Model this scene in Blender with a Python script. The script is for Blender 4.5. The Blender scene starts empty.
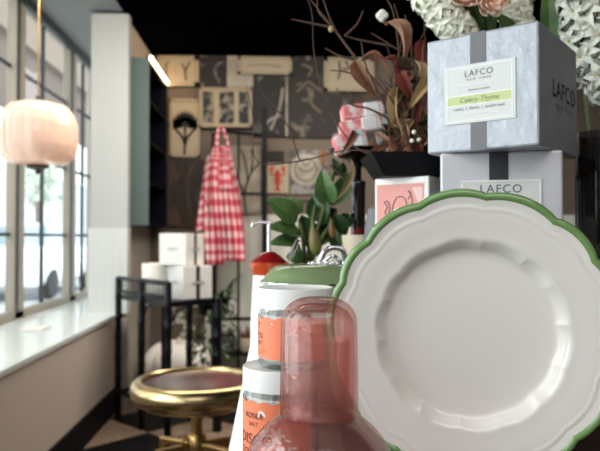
import bpy, math, random
from mathutils import Vector, Matrix
C = bpy.context.scene.collection
R = math.radians
random.seed(7)

# ---------------------------------------------------------------- camera, sky, big lights, exposure
CAM = Vector((0, 0, 1.10)); YAW = R(2.64); PIT = R(1.1); F = 650.0
cd = bpy.data.cameras.new('camera'); cam = bpy.data.objects.new('camera', cd); C.objects.link(cam)
cam.location = CAM; cam.rotation_euler = (R(90) + PIT, 0, -YAW)
cd.sensor_width = 36; cd.lens = 36 * F / 600; cd.clip_start = .02; cd.clip_end = 200
cd.dof.use_dof = True; cd.dof.focus_distance = .585; cd.dof.aperture_fstop = 10
bpy.context.scene.camera = cam
FWD = Vector((math.sin(YAW) * math.cos(PIT), math.cos(YAW) * math.cos(PIT), math.sin(PIT)))
RGT = Vector((math.cos(YAW), -math.sin(YAW), 0)); UP = RGT.cross(FWD)
def P(px, py, Y):                       # the point at depth Y (world, metres) seen at that pixel
    d = FWD + RGT * ((px - 300) / F) + UP * ((225.5 - py) / F)
    return CAM + d * (Y / d.y)
sc = bpy.context.scene
sc.view_settings.view_transform = 'Standard'; sc.view_settings.look = 'None'
sc.view_settings.exposure = 0.25; sc.view_settings.gamma = 1; sc.view_settings.use_curve_mapping = False
cy = sc.cycles; cy.max_bounces = 14; cy.transmission_bounces = 14; cy.transparent_max_bounces = 24; cy.diffuse_bounces = 5; cy.glossy_bounces = 6
cy.use_denoising = True; cy.caustics_reflective = False; cy.sample_clamp_indirect = 6
w = bpy.data.worlds.new('sky'); sc.world = w; w.use_nodes = True
bg = w.node_tree.nodes['Background']; bg.inputs[0].default_value = (.93, .965, 1, 1); bg.inputs[1].default_value = 3.0
def area(name, loc, direction, sx, sy, power, col):
    l = bpy.data.lights.new(name, 'AREA'); l.shape = 'RECTANGLE'; l.size = sx; l.size_y = sy; l.energy = power; l.color = col
    o = bpy.data.objects.new(name, l); C.objects.link(o); o.location = loc
    o.rotation_euler = Vector(direction).to_track_quat('-Z', 'Y').to_euler(); return o
area('side_window_daylight', (-1.62, .75, 1.6), (1, 0, 0), 1.85, 4.9, 74, (.97, .98, 1))
area('fill_light_front', (.2, -.6, 2.55), (0, .1, -1), 2.0, 2.0, 36, (1, .97, .94))  # added overhead fill, out of view, to brighten the seat panel and plate
area('fill_light_back', (.1, 3.5, 2.55), (-.15, .4, -1), 2.6, .8, 82, (1, .9, .78))  # added warm fill out of view, lifts the back wall, rack and pouf

# ---------------------------------------------------------------- materials
def lin(c):
    c = c / 255.0
    return c / 12.92 if c <= .04045 else ((c + .055) / 1.055) ** 2.4
def col(t): return (lin(t[0]), lin(t[1]), lin(t[2]), 1)
def mat(name, rgb, rough=.5, metal=0, spec=.5, trans=0, ior=1.45, coat=0, bump=0, bscale=50, emit=None, estr=0, rgb2=None, nscale=8, ncon=(.35, .65), dist=0, sss=0, wave=None, sheen=0, ndetail=3, stretch=None):
    m = bpy.data.materials.new(name); m.use_nodes = True; nt = m.node_tree; b = nt.nodes['Principled BSDF']; L = nt.links
    b.inputs['Base Color'].default_value = col(rgb); b.inputs['Roughness'].default_value = rough; b.inputs['Metallic'].default_value = metal
    b.inputs['Specular IOR Level'].default_value = spec; b.inputs['Transmission Weight'].default_value = trans; b.inputs['IOR'].default_value = ior
    b.inputs['Coat Weight'].default_value = coat; b.inputs['Coat Roughness'].default_value = .04
    b.inputs['Sheen Weight'].default_value = sheen
    if sss: b.inputs['Subsurface Weight'].default_value = sss; b.inputs['Subsurface Radius'].default_value = (.02, .015, .012); b.inputs['Subsurface Scale'].default_value = .5
    if emit: b.inputs['Emission Color'].default_value = col(emit); b.inputs['Emission Strength'].default_value = estr
    tc = nt.nodes.new('ShaderNodeTexCoord'); src = tc.outputs['Object']
    if stretch:
        mp = nt.nodes.new('ShaderNodeMapping'); mp.inputs['Scale'].default_value = stretch; L.new(src, mp.inputs['Vector']); src = mp.outputs['Vector']
    if rgb2:
        n = nt.nodes.new('ShaderNodeTexNoise'); n.inputs['Scale'].default_value = nscale; n.inputs['Detail'].default_value = ndetail; n.inputs['Distortion'].default_value = dist
        L.new(src, n.inputs['Vector']); r = nt.nodes.new('ShaderNodeValToRGB')
        r.color_ramp.elements[0].position = ncon[0]; r.color_ramp.elements[1].position = ncon[1]
        r.color_ramp.elements[0].color = col(rgb); r.color_ramp.elements[1].color = col(rgb2)
        L.new(n.outputs['Fac'], r.inputs['Fac']); L.new(r.outputs['Color'], b.inputs['Base Color'])
    if bump:
        n = nt.nodes.new('ShaderNodeTexNoise'); n.inputs['Scale'].default_value = bscale; n.inputs['Detail'].default_value = 4; L.new(src, n.inputs['Vector'])
        bp = nt.nodes.new('ShaderNodeBump'); bp.inputs['Strength'].default_value = bump; bp.inputs['Distance'].default_value = .004
        L.new(n.outputs['Fac'], bp.inputs['Height']); L.new(bp.outputs['Normal'], b.inputs['Normal'])
    return m
def pane_mat():
    m = bpy.data.materials.new('window_glass'); m.use_nodes = True; nt = m.node_tree; nt.nodes.clear()
    o = nt.nodes.new('ShaderNodeOutputMaterial'); t = nt.nodes.new('ShaderNodeBsdfTransparent'); g = nt.nodes.new('ShaderNodeBsdfGlossy'); x = nt.nodes.new('ShaderNodeMixShader')
    t.inputs[0].default_value = (.93, .96, .95, 1); g.inputs['Roughness'].default_value = .02; x.inputs[0].default_value = .06
    nt.links.new(t.outputs[0], x.inputs[1]); nt.links.new(g.outputs[0], x.inputs[2]); nt.links.new(x.outputs[0], o.inputs[0]); return m
def thin_glass(name, face, edge, bump=0, bscale=200, rough=.01, gloss=.8, base=.04, milk=0, milkc=(1, .56, .51)):
    m = bpy.data.materials.new(name); m.use_nodes = True; nt = m.node_tree; nt.nodes.clear(); L = nt.links
    o = nt.nodes.new('ShaderNodeOutputMaterial'); t = nt.nodes.new('ShaderNodeBsdfTransparent'); g = nt.nodes.new('ShaderNodeBsdfGlossy'); x = nt.nodes.new('ShaderNodeMixShader')
    lw = nt.nodes.new('ShaderNodeLayerWeight'); lw.inputs['Blend'].default_value = .28
    r = nt.nodes.new('ShaderNodeValToRGB'); r.color_ramp.elements[0].color = (*face, 1); r.color_ramp.elements[1].color = (*edge, 1); L.new(lw.outputs['Facing'], r.inputs[0]); L.new(r.outputs[0], t.inputs[0])
    lf = nt.nodes.new('ShaderNodeLayerWeight'); lf.inputs['Blend'].default_value = .5
    pw = nt.nodes.new('ShaderNodeMath'); pw.operation = 'POWER'; pw.inputs[1].default_value = 4; L.new(lf.outputs['Facing'], pw.inputs[0])
    mu = nt.nodes.new('ShaderNodeMath'); mu.operation = 'MULTIPLY_ADD'; mu.inputs[1].default_value = gloss; mu.inputs[2].default_value = base; L.new(pw.outputs[0], mu.inputs[0]); L.new(mu.outputs[0], x.inputs[0])
    g.inputs['Roughness'].default_value = rough; L.new(t.outputs[0], x.inputs[1]); L.new(g.outputs[0], x.inputs[2]); L.new(x.outputs[0], o.inputs[0])
    if milk:                                     # tiny bubbles scatter a little light
        d = nt.nodes.new('ShaderNodeBsdfDiffuse'); tl = nt.nodes.new('ShaderNodeBsdfTranslucent'); d.inputs[0].default_value = (*milkc, 1); tl.inputs[0].default_value = (*milkc, 1)
        h = nt.nodes.new('ShaderNodeMixShader'); L.new(d.outputs[0], h.inputs[1]); L.new(tl.outputs[0], h.inputs[2]); k = nt.nodes.new('ShaderNodeMixShader'); k.inputs[0].default_value = milk
        tv = nt.nodes.new('ShaderNodeTexCoord'); vo = nt.nodes.new('ShaderNodeTexVoronoi'); vo.inputs['Scale'].default_value = 260; L.new(tv.outputs['Object'], vo.inputs['Vector'])
        rr = nt.nodes.new('ShaderNodeValToRGB'); rr.color_ramp.elements[0].position = .07; rr.color_ramp.elements[0].color = (.34, .34, .34, 1); rr.color_ramp.elements[1].position = .16; rr.color_ramp.elements[1].color = (milk, milk, milk, 1); L.new(vo.outputs['Distance'], rr.inputs[0]); L.new(rr.outputs[0], k.inputs[0])
        L.new(t.outputs[0], k.inputs[1]); L.new(h.outputs[0], k.inputs[2]); L.new(k.outputs[0], x.inputs[1])
    if bump:
        tc = nt.nodes.new('ShaderNodeTexCoord'); n = nt.nodes.new('ShaderNodeTexVoronoi'); n.inputs['Scale'].default_value = bscale; L.new(tc.outputs['Object'], n.inputs['Vector'])
        n2 = nt.nodes.new('ShaderNodeTexNoise'); n2.inputs['Scale'].default_value = bscale * .25; L.new(tc.outputs['Object'], n2.inputs['Vector'])
        a = nt.nodes.new('ShaderNodeMath'); a.operation = 'ADD'; L.new(n.outputs['Distance'], a.inputs[0]); L.new(n2.outputs['Fac'], a.inputs[1])
        bp = nt.nodes.new('ShaderNodeBump'); bp.inputs['Strength'].default_value = bump; bp.inputs['Distance'].default_value = .003; L.new(a.outputs[0], bp.inputs['Height'])
        L.new(bp.outputs['Normal'], g.inputs['Normal'])
    return m
def floor_mat():
    m = mat('floor_tiles', (60, 50, 44), .5, spec=.2); nt = m.node_tree; L = nt.links; b = nt.nodes['Principled BSDF']
    def M(op, a, bb=None):
        n = nt.nodes.new('ShaderNodeMath'); n.operation = op
        for i, v in enumerate((a, bb)):
            if v is None: continue
            if isinstance(v, (int, float)): n.inputs[i].default_value = v
            else: L.new(v, n.inputs[i])
        return n.outputs[0]
    tc = nt.nodes.new('ShaderNodeTexCoord'); s = nt.nodes.new('ShaderNodeSeparateXYZ'); L.new(tc.outputs['Object'], s.inputs[0])
    x = M('ADD', s.outputs[0], .99); y = M('SUBTRACT', s.outputs[1], 3.735)
    u = M('FLOOR', M('ADD', M('DIVIDE', M('ADD', x, y), .6), .5)); v = M('FLOOR', M('ADD', M('DIVIDE', M('SUBTRACT', x, y), .6), .5))
    k = M('MODULO', M('ABSOLUTE', M('ADD', u, v)), 2)
    mp = nt.nodes.new('ShaderNodeMapping'); mp.inputs['Scale'].default_value = (30, 3, 1); L.new(tc.outputs['Object'], mp.inputs[0])
    n = nt.nodes.new('ShaderNodeTexNoise'); n.inputs['Scale'].default_value = 2; L.new(mp.outputs[0], n.inputs['Vector'])
    r = nt.nodes.new('ShaderNodeValToRGB'); r.color_ramp.elements[0].color = col((120, 100, 86)); r.color_ramp.elements[1].color = col((165, 143, 124)); L.new(n.outputs['Fac'], r.inputs[0])
    mx = nt.nodes.new('ShaderNodeMix'); mx.data_type = 'RGBA'; L.new(k, mx.inputs['Factor']); L.new(r.outputs[0], mx.inputs['A']); mx.inputs['B'].default_value = col((10, 10, 14))
    L.new(mx.outputs['Result'], b.inputs['Base Color']); return m
def gingham_mat():
    m = mat('gingham', (200, 60, 80), .9); nt = m.node_tree; L = nt.links; b = nt.nodes['Principled BSDF']
    uv = nt.nodes.new('ShaderNodeUVMap'); s = nt.nodes.new('ShaderNodeSeparateXYZ'); L.new(uv.outputs[0], s.inputs[0])
    outs = []
    for i in (0, 1):
        a = nt.nodes.new('ShaderNodeMath'); a.operation = 'FRACT'; g = nt.nodes.new('ShaderNodeMath'); g.operation = 'GREATER_THAN'; g.inputs[1].default_value = .5
        L.new(s.outputs[i], a.inputs[0]); L.new(a.outputs[0], g.inputs[0]); outs.append(g.outputs[0])
    ad = nt.nodes.new('ShaderNodeMath'); ad.operation = 'ADD'; L.new(outs[0], ad.inputs[0]); L.new(outs[1], ad.inputs[1])
    h = nt.nodes.new('ShaderNodeMath'); h.operation = 'MULTIPLY'; h.inputs[1].default_value = .5; L.new(ad.outputs[0], h.inputs[0])
    r = nt.nodes.new('ShaderNodeValToRGB'); r.color_ramp.interpolation = 'CONSTANT'; e = r.color_ramp.elements
    e[0].color = col((240, 228, 228)); e[1].position = .75; e[1].color = col((188, 36, 62)); z = e.new(.25); z.color = col((222, 128, 142))
    L.new(h.outputs[0], r.inputs[0]); L.new(r.outputs[0], b.inputs['Base Color']); return m
def bead_mat(name, rgb, axis, pitch, rough=.5, depth=.35):           # beadboard: narrow grooves across one axis
    m = mat(name, rgb, rough); nt = m.node_tree; L = nt.links; b = nt.nodes['Principled BSDF']
    tc = nt.nodes.new('ShaderNodeTexCoord'); s = nt.nodes.new('ShaderNodeSeparateXYZ'); L.new(tc.outputs['Object'], s.inputs[0])
    d = nt.nodes.new('ShaderNodeMath'); d.operation = 'DIVIDE'; d.inputs[1].default_value = pitch; L.new(s.outputs[axis], d.inputs[0])
    f = nt.nodes.new('ShaderNodeMath'); f.operation = 'PINGPONG'; f.inputs[1].default_value = .5; L.new(d.outputs[0], f.inputs[0])
    g = nt.nodes.new('ShaderNodeMath'); g.operation = 'MINIMUM'; g.inputs[1].default_value = .14; L.new(f.outputs[0], g.inputs[0])
    bp = nt.nodes.new('ShaderNodeBump'); bp.inputs['Strength'].default_value = 1; bp.inputs['Distance'].default_value = depth * pitch; L.new(g.outputs[0], bp.inputs['Height'])
    L.new(bp.outputs['Normal'], b.inputs['Normal']); return m

M = {}
M['pane'] = pane_mat(); M['floor'] = floor_mat(); M['gingham'] = gingham_mat()
M['ceiling_black'] = mat('ceiling_black', (4, 4, 9), .9, spec=.0); M['bay_ceiling'] = mat('bay_ceiling', (140, 144, 142), .6)
M['wall_dark'] = mat('wall_dark', (112, 101, 90), .8); M['wall_grey'] = mat('wall_grey', (176, 168, 160), .7)
M['column'] = mat('column', (182, 185, 184), .6); M['column_bead'] = bead_mat('column_beadboard', (208, 212, 211), 0, .048)
M['panel_bead'] = bead_mat('panel_beadboard', (222, 208, 198), 1, .035); M['wainscot'] = bead_mat('wainscot', (228, 230, 222), 0, .09)
M['sill'] = mat('sill_paint', (220, 227, 226), .22, spec=.5); M['baseboard'] = mat('baseboard_black', (12, 13, 20), .6, spec=.15)
M['frame'] = mat('frame_taupe', (150, 142, 128), .5); M['muntin'] = mat('muntin_dark', (42, 48, 52), .5)
M['teal'] = mat('cabinet_teal', (92, 112, 110), .6); M['navy'] = mat('cabinet_navy', (12, 15, 26), .6, spec=.1)
M['black'] = mat('black_metal', (10, 10, 13), .5, spec=.2); M['blackwood'] = mat('black_lacquer', (11, 13, 18), .35, spec=.3)
M['gold'] = mat('brushed_gold', (206, 184, 138), .26, metal=1, bump=.05, bscale=20); M['goldp'] = mat('brass', (190, 156, 102), .3, metal=1)
M['maroon'] = mat('maroon_leather', (74, 38, 42), .2, spec=.4)
M['chrome'] = mat('chrome', (225, 226, 230), .08, metal=1)
M['white'] = mat('white_gloss', (240, 238, 234), .3); M['candle'] = mat('white_ceramic_matte', (240, 236, 228), .45)
M['plate'] = mat('plate_glaze', (234, 230, 225), .07, coat=.5, spec=.5); M['green'] = mat('green_glaze', (116, 152, 94), .12, coat=.6)
M['pink_glass'] = thin_glass('pink_bubble_glass', (.985, .905, .89), (.70, .36, .34), .03, 420, milk=.085, base=.06, gloss=.55)
M['pink_pale_glass'] = thin_glass('pale_pink_glass', (.985, .93, .92), (.78, .46, .44), .03, 420, milk=.055, base=.07, gloss=.6)
M['jar_glass'] = thin_glass('clear_jar_glass', (.97, .985, .98), (.6, .66, .66)); M['salt'] = mat('white_salt', (240, 226, 220), .9, bump=.6, bscale=700)
M['orange'] = mat('orange_label', (243, 134, 96), .5); M['ink'] = mat('dark_ink', (62, 40, 42), .6); M['white_ink'] = mat('white_ink', (252, 244, 238), .6)
M['lidwhite'] = mat('white_plastic_lid', (238, 238, 236), .4)
M['silver'] = mat('silver_foil', (166, 169, 176), .45, metal=.45, bump=.6, bscale=55); M['silver_plain'] = mat('silver_card', (206, 206, 212), .45, metal=.3)
M['ribbon'] = mat('grey_ribbon', (108, 110, 114), .5); M['ribbon_dark'] = mat('charcoal_ribbon', (48, 48, 52), .5)
M['label'] = mat('label_paper', (212, 213, 212), .5); M['label_edge'] = mat('label_border', (240, 242, 242), .4); M['lime'] = mat('label_green_band', (196, 204, 146), .5)
M['grey_ink'] = mat('grey_ink', (92, 94, 98), .5); M['pink_label'] = mat('pink_label', (230, 158, 150), .6); M['pink_pale'] = mat('pale_pink', (238, 200, 196), .6)
M['card'] = mat('white_card', (242, 238, 232), .5)
M['sage'] = mat('sage_enamel', (124, 142, 102), .22, coat=.5); M['cream'] = mat('cream_glaze', (232, 226, 212), .25); M['tan'] = mat('tan_ceramic', (204, 190, 168), .5)
M['redorange'] = mat('red_orange_glaze', (196, 76, 40), .2, coat=.5); M['red'] = mat('red_glaze', (140, 22, 26), .15, coat=.5)
M['bottle'] = mat('black_bottle', (12, 12, 16), .12, coat=.5); M['grey_stone'] = mat('grey_ceramic', (112, 112, 118), .5)
M['leaf'] = mat('leaf_green', (62, 96, 46), .35, rgb2=(98, 130, 74), nscale=25); M['leaf_dark'] = mat('leaf_dark', (34, 62, 32), .4, rgb2=(62, 92, 48), nscale=25); M['stem'] = mat('stem_green', (88, 98, 56), .6)
M['pod'] = mat('pod', (96, 116, 58), .4, rgb2=(150, 70, 50), nscale=22)
M['twig'] = mat('twig_brown', (88, 66, 54), .8); M['dry'] = mat('dry_leaf', (120, 80, 60), .7, rgb2=(166, 122, 96), nscale=30); M['dryred'] = mat('dry_red', (128, 62, 52), .7); M['drytan'] = mat('dry_tan', (176, 150, 112), .7); M['moss'] = mat('dried_moss', (58, 44, 32), .95, rgb2=(96, 78, 50), nscale=60)
M['petal'] = mat('white_petal', (240, 240, 222), .5, sss=.15); M['petal_star'] = mat('star_petal', (226, 228, 216), .5, sss=.1); M['peach'] = mat('peach_petal', (255, 236, 222), .5, rgb2=(255, 212, 186), nscale=30, sss=.1); M['flower_eye'] = mat('flower_eye', (176, 170, 100), .6)
M['smoke'] = thin_glass('smoked_glass', (.5, .5, .52), (.15, .15, .17))
M['walnut'] = mat('dark_walnut', (62, 44, 38), .45, rgb2=(44, 30, 26), nscale=6, stretch=(1, 12, 12)); M['fur'] = mat('white_plush', (248, 246, 240), .95, sheen=.6, bump=.5, bscale=90)
M['sock_pink'] = mat('fabric_pink', (226, 132, 134), .9, rgb2=(246, 226, 222), nscale=30, ncon=(.45, .55)); M['sock_white'] = mat('fabric_white', (232, 228, 228), .9); M['sock_teal'] = mat('fabric_teal', (70, 176, 190), .9, rgb2=(236, 236, 236), nscale=26, ncon=(.44, .5))
M['ext_white'] = mat('ext_white_stone', (232, 234, 232), .8); M['ext_pink'] = mat('ext_pink_brick', (104, 90, 84), .8); M['ext_cream'] = mat('ext_cream_stone', (128, 114, 102), .8); M['ext_brown'] = mat('ext_brown_stone', (94, 82, 76), .8)
M['pavement'] = mat('pavement', (220, 222, 222), .8, rgb2=(200, 202, 204), nscale=2); M['road'] = mat('road', (176, 180, 184), .8); M['ext_glass'] = mat('ext_shop_glass', (150, 170, 180), .1); M['car_white'] = mat('car_white_paint', (236, 240, 244), .15, coat=.6); M['tyre'] = mat('tyre', (40, 42, 44), .8); M['leaf_pale'] = mat('pale_leaves', (186, 196, 178), .8)
M['led'] = mat('warm_led', (255, 220, 170), .5, emit=(255, 214, 160), estr=30)
M['lampglass'] = mat('blush_opal_glass', (246, 218, 200), .12, coat=.5, emit=(255, 176, 128), estr=.22)
M['art_cream'] = mat('art_cream', (180, 167, 144), .7); M['art_frame'] = mat('art_cream_frame', (168, 155, 131), .5); M['art_brown'] = mat('art_brown_frame', (70, 56, 44), .5)
M['art_pale'] = mat('art_pale', (190, 184, 172), .7, rgb2=(140, 130, 118), nscale=5); M['art_ink'] = mat('art_dark_ink', (40, 36, 32), .7); M['art_taupe'] = mat('art_taupe', (120, 108, 94), .7)
M['art_photo'] = mat('art_photo', (34, 28, 28), .6, rgb2=(170, 158, 146), nscale=7, ncon=(.5, .68), dist=1); M['art_night'] = mat('art_night', (26, 27, 30), .6, rgb2=(150, 146, 134), nscale=4, ncon=(.55, .75), dist=1.5, stretch=(2.5, 1, 1)); M['art_swirl'] = mat('art_swirl', (36, 33, 30), .6, rgb2=(146, 136, 120), nscale=4.5, ncon=(.54, .70), dist=2.2)
M['art_figure'] = mat('art_figure', (40, 30, 26), .6, rgb2=(96, 72, 56), nscale=5, ncon=(.45, .7), dist=1.2, stretch=(2, 1, .6)); M['art_lace'] = mat('art_lace', (30, 30, 28), .6, rgb2=(150, 144, 126), nscale=16, ncon=(.48, .6), dist=.6); M['art_grey'] = mat('art_grey', (150, 148, 144), .7, rgb2=(92, 90, 88), nscale=12, ncon=(.45, .55)); M['lobster'] = mat('lobster_red', (196, 62, 48), .6)

# ---------------------------------------------------------------- mesh helpers (all coordinates in world metres)
class MB:
    def __init__(s): s.v = []; s.f = []; s.uv = None
    def add(s, vs, fs):
        o = len(s.v); s.v += [Vector(v) for v in vs]; s.f += [tuple(i + o for i in f) for f in fs]
    def box(s, c, d, rz=0, top=None, m=None):
        x, y, z = (q / 2 for q in d); tx, ty = top or (1, 1)
        vs = [(-x, -y, -z), (x, -y, -z), (x, y, -z), (-x, y, -z), (-x * tx, -y * ty, z), (x * tx, -y * ty, z), (x * tx, y * ty, z), (-x * tx, y * ty, z)]
        T = m or (Matrix.Translation(Vector(c)) @ Matrix.Rotation(rz, 4, 'Z'))
        s.add([T @ Vector(v) for v in vs], [(0, 3, 2, 1), (4, 5, 6, 7), (0, 1, 5, 4), (1, 2, 6, 5), (2, 3, 7, 6), (3, 0, 4, 7)])
        return s
    def bb(s, a, b):
        a = Vector(a); b = Vector(b); return s.box((a + b) / 2, [abs(q) for q in (b - a)])
    def beam(s, p, q, w, h=None):
        p = Vector(p); q = Vector(q); d = q - p; h = h or w
        T = Matrix.Translation((p + q) / 2) @ d.to_track_quat('X', 'Z').to_matrix().to_4x4()
        return s.box(None, (d.length, w, h), m=T)
    def tube(s, pts, r, n=8, cap=True, flat=1):
        pts = [Vector(p) for p in pts]; rr = r if isinstance(r, (list, tuple)) else [r] * len(pts)
        rings = []; up = None
        for i, p in enumerate(pts):
            t = (pts[min(i + 1, len(pts) - 1)] - pts[max(i - 1, 0)]).normalized()
            if up is None: up = t.orthogonal().normalized()
            a = (up - t * up.dot(t)).normalized(); up = a; b = t.cross(a)
            rings.append([p + a * (rr[i] * math.cos(2 * math.pi * k / n)) + b * (rr[i] * flat * math.sin(2 * math.pi * k / n)) for k in range(n)])
        fs = [(i * n + k, i * n + (k + 1) % n, (i + 1) * n + (k + 1) % n, (i + 1) * n + k) for i in range(len(pts) - 1) for k in range(n)]
        if cap: fs += [tuple(range(n))[::-1], tuple((len(pts) - 1) * n + k for k in range(n))]
        s.add([v for g in rings for v in g], fs); return s
    def lathe(s, c, prof, n=48, m=None, close=False):
        c = Vector(c or (0, 0, 0)); vs = []; fs = []; idx = []
        for r, z in prof:
            if r < 1e-6: idx.append([len(vs)]); vs.append((0, 0, z))
            else:
                idx.append(list(range(len(vs), len(vs) + n))); vs += [(r * math.cos(2 * math.pi * k / n), r * math.sin(2 * math.pi * k / n), z) for k in range(n)]
        for a, b in zip(idx, idx[1:] + ([idx[0]] if close else [])):
            for k in range(n):
                k2 = (k + 1) % n
                if len(a) == 1 and len(b) == 1: continue
                if len(a) == 1: fs.append((a[0], b[k2], b[k]))
                elif len(b) == 1: fs.append((a[k], a[k2], b[0]))
                else: fs.append((a[k], a[k2], b[k2], b[k]))
        T = m or Matrix.Translation(c)
        s.add([T @ Vector(v) for v in vs], fs); return s
    def ball(s, c, r, sz=1, n=12, m=None):
        pr = [(max(0, r * math.sin(math.pi * i / n)), -r * sz * math.cos(math.pi * i / n)) for i in range(n + 1)]
        return s.lathe(c, pr, n * 2, m)
    def grid(s, fn, nu, nv):
        s.add([fn(i / nu, j / nv) for j in range(nv + 1) for i in range(nu + 1)], [(j * (nu + 1) + i, j * (nu + 1) + i + 1, (j + 1) * (nu + 1) + i + 1, (j + 1) * (nu + 1) + i) for j in range(nv) for i in range(nu)])
        return s
    def leaf(s, base, tip, w, nrm=None, curl=.15, fold=.25, nu=4, nv=8, sharp=1.0):
        base = Vector(base); tip = Vector(tip); d = tip - base; L = d.length; t = d / L
        n = Vector(nrm or (0, -1, .35)); n = (n - t * n.dot(t)).normalized(); b = t.cross(n)
        def fn(u, v):
            ww = w * (math.sin(math.pi * min(1, v ** .8)) ** .8 if v < 1 else 0) * .5; x = (u - .5) * 2
            return base + t * (L * v) + b * (ww * x) + n * (abs(x) * ww * fold * 2 + math.sin(v * math.pi) * L * curl * .5 - v * v * L * curl)
        return s.grid(fn, nu, nv)
    def poly(s, pts, m, z=0):                # flat polygon in a local frame
        s.add([m @ Vector((p[0], p[1], z)) for p in pts], [tuple(range(len(pts)))]); return s
    def build(s, name, material, parent=None, smooth=True, base=None, bevel=0, solid=0, ang=40):
        o0 = parent['_o'] if parent and '_o' in parent else (Vector(base) if base is not None else Vector((0, 0, 0)))
        o0 = Vector(o0); me = bpy.data.meshes.new(name); me.from_pydata([v - o0 for v in s.v], [], s.f)
        me.materials.append(material); me.validate()
        if s.uv:
            l = me.uv_layers.new(name='UVMap')
            for lp in me.loops: l.data[lp.index].uv = s.uv[lp.vertex_index]
        if smooth:
            me.polygons.foreach_set('use_smooth', [True] * len(me.polygons))
            try: me.set_sharp_from_angle(angle=R(ang))
            except Exception: pass
        o = bpy.data.objects.new(name, me); C.objects.link(o)
        if parent:
            o.parent = parent; pt = parent
            if parent.type == 'MESH' : o['_o'] = tuple(o0)
            o['_o'] = tuple(o0)
        else: o.location = o0; o['_o'] = tuple(o0)
        if solid:
            q = o.modifiers.new('thick', 'SOLIDIFY'); q.thickness = solid; q.offset = 0
        if bevel:
            q = o.modifiers.new('bevel', 'BEVEL'); q.width = bevel; q.segments = 2; q.limit_method = 'ANGLE'
        return o
def tag(o, label, cat, group=None):
    o['label'] = label; o['category'] = cat
    if group: o['group'] = group
    return o
def thing(name, label, cat, loc, group=None):
    o = bpy.data.objects.new(name, None); C.objects.link(o); o.location = loc; o.empty_display_size = .05; o['_o'] = tuple(loc)
    return tag(o, label, cat, group)
def struct(name, mb, m, **k):
    o = mb.build(name, m, **k); o['kind'] = 'structure'; return o
def dup(root, loc, rz=0, label=None, scale=None):
    r = root.copy(); C.objects.link(r); r.location = loc; r.rotation_euler = (0, 0, rz); r['_o'] = tuple(loc)
    if label: r['label'] = label
    if scale: r.scale = scale
    for ch in list(root.children):
        c = ch.copy(); C.objects.link(c); c.parent = r
        for g in list(ch.children):
            d = g.copy(); C.objects.link(d); d.parent = c
    return r
def frame_m(o, x, y):                         # local frame: origin, x axis, y axis
    x = Vector(x).normalized(); y = Vector(y); y = (y - x * y.dot(x)).normalized(); z = x.cross(y)
    m = Matrix((x, y, z)).transposed().to_4x4(); m.translation = Vector(o); return m
_tc = {}
def text_geo(s, size, shear=0, spacing=1.0):
    k = (s, size, shear, spacing)
    if k not in _tc:
        c = bpy.data.curves.new('txt', 'FONT'); c.body = s; c.size = size; c.align_x = 'CENTER'; c.align_y = 'CENTER'; c.shear = shear; c.space_character = spacing; c.resolution_u = 3
        o = bpy.data.objects.new('txt', c); C.objects.link(o); dg = bpy.context.evaluated_depsgraph_get(); dg.update()
        me = bpy.data.meshes.new_from_object(o.evaluated_get(dg)); _tc[k] = ([tuple(v.co) for v in me.vertices], [tuple(p.vertices) for p in me.polygons])
        bpy.data.objects.remove(o); bpy.data.curves.remove(c); bpy.data.meshes.remove(me)
    return _tc[k]
def text_flat(mb, s, size, m, at=(0, 0), z=.0006, **k):
    vs, fs = text_geo(s, size, **k); mb.add([m @ Vector((v[0] + at[0], v[1] + at[1], z)) for v in vs], fs); return mb
def text_round(mb, s, size, c, r, a0, zc, **k):   # wrapped round a vertical cylinder, a0 = angle of the text's middle
    vs, fs = text_geo(s, size, **k); mb.add([(c[0] + r * math.cos(a0 + v[0] / r), c[1] + r * math.sin(a0 + v[0] / r), zc + v[1]) for v in vs], fs); return mb
def smooth_path(pts, n=6):                     # Catmull-Rom through the points
    pts = [Vector(p) for p in pts]; q = [pts[0] * 2 - pts[1]] + pts + [pts[-1] * 2 - pts[-2]]; out = []
    for i in range(1, len(q) - 2):
        for k in range(n):
            t = k / n; a, b, c, d = q[i - 1:i + 3]
            out.append(.5 * ((2 * b) + (c - a) * t + (2 * a - 5 * b + 4 * c - d) * t * t + (3 * b - a - 3 * c + d) * t ** 3))
    return out + [pts[-1]]

# ---------------------------------------------------------------- the setting
ZC = 2.58; XW = -1.53; XS = -.99; YB = 5.28; ZS = .616
struct('floor', MB().bb((-1.6, -2.5, -.04), (3.05, 5.9, 0)), M['floor'], smooth=False)
struct('ceiling', MB().bb((-.96, -2.5, ZC), (3.05, YB + .06, ZC + .05)), M['ceiling_black'], smooth=False)
struct('ceiling_bay', MB().bb((-1.6, -2.5, ZC), (-.96, 5.9, ZC + .05)), M['bay_ceiling'], smooth=False)
struct('wall_back', MB().bb((-.96, YB, 0), (3.05, YB + .06, ZC)), M['wall_dark'], smooth=False)
struct('wall_back_wainscot', MB().bb((-.52, YB - .015, 0), (3.0, YB, 1.29)), M['wainscot'], smooth=False)
struct('wall_left', MB().bb((-1.05, 4.33, 0), (-.96, YB, ZC)), M['wall_grey'], smooth=False)
struct('wall_right', MB().bb((3.0, -2.5, 0), (3.05, YB, ZC)), M['wall_dark'], smooth=False)
struct('wall_front', MB().bb((-1.6, -2.55, 0), (3.05, -2.5, ZC)), M['wall_grey'], smooth=False)
struct('wall_left_panel', MB().bb((XS - .03, -2.5, 0), (XS, 4.25, ZS - .02)), M['panel_bead'], smooth=False)
struct('baseboard_left', MB().bb((XS, -2.5, 0), (XS + .018, 4.25, .15)), M['baseboard'], smooth=False)
struct('trim_1', MB().bb((XW, -2.5, ZS - .03), (XS + .012, 5.8, ZS)), M['sill'], smooth=False, bevel=.006)      # deep window seat
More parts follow.
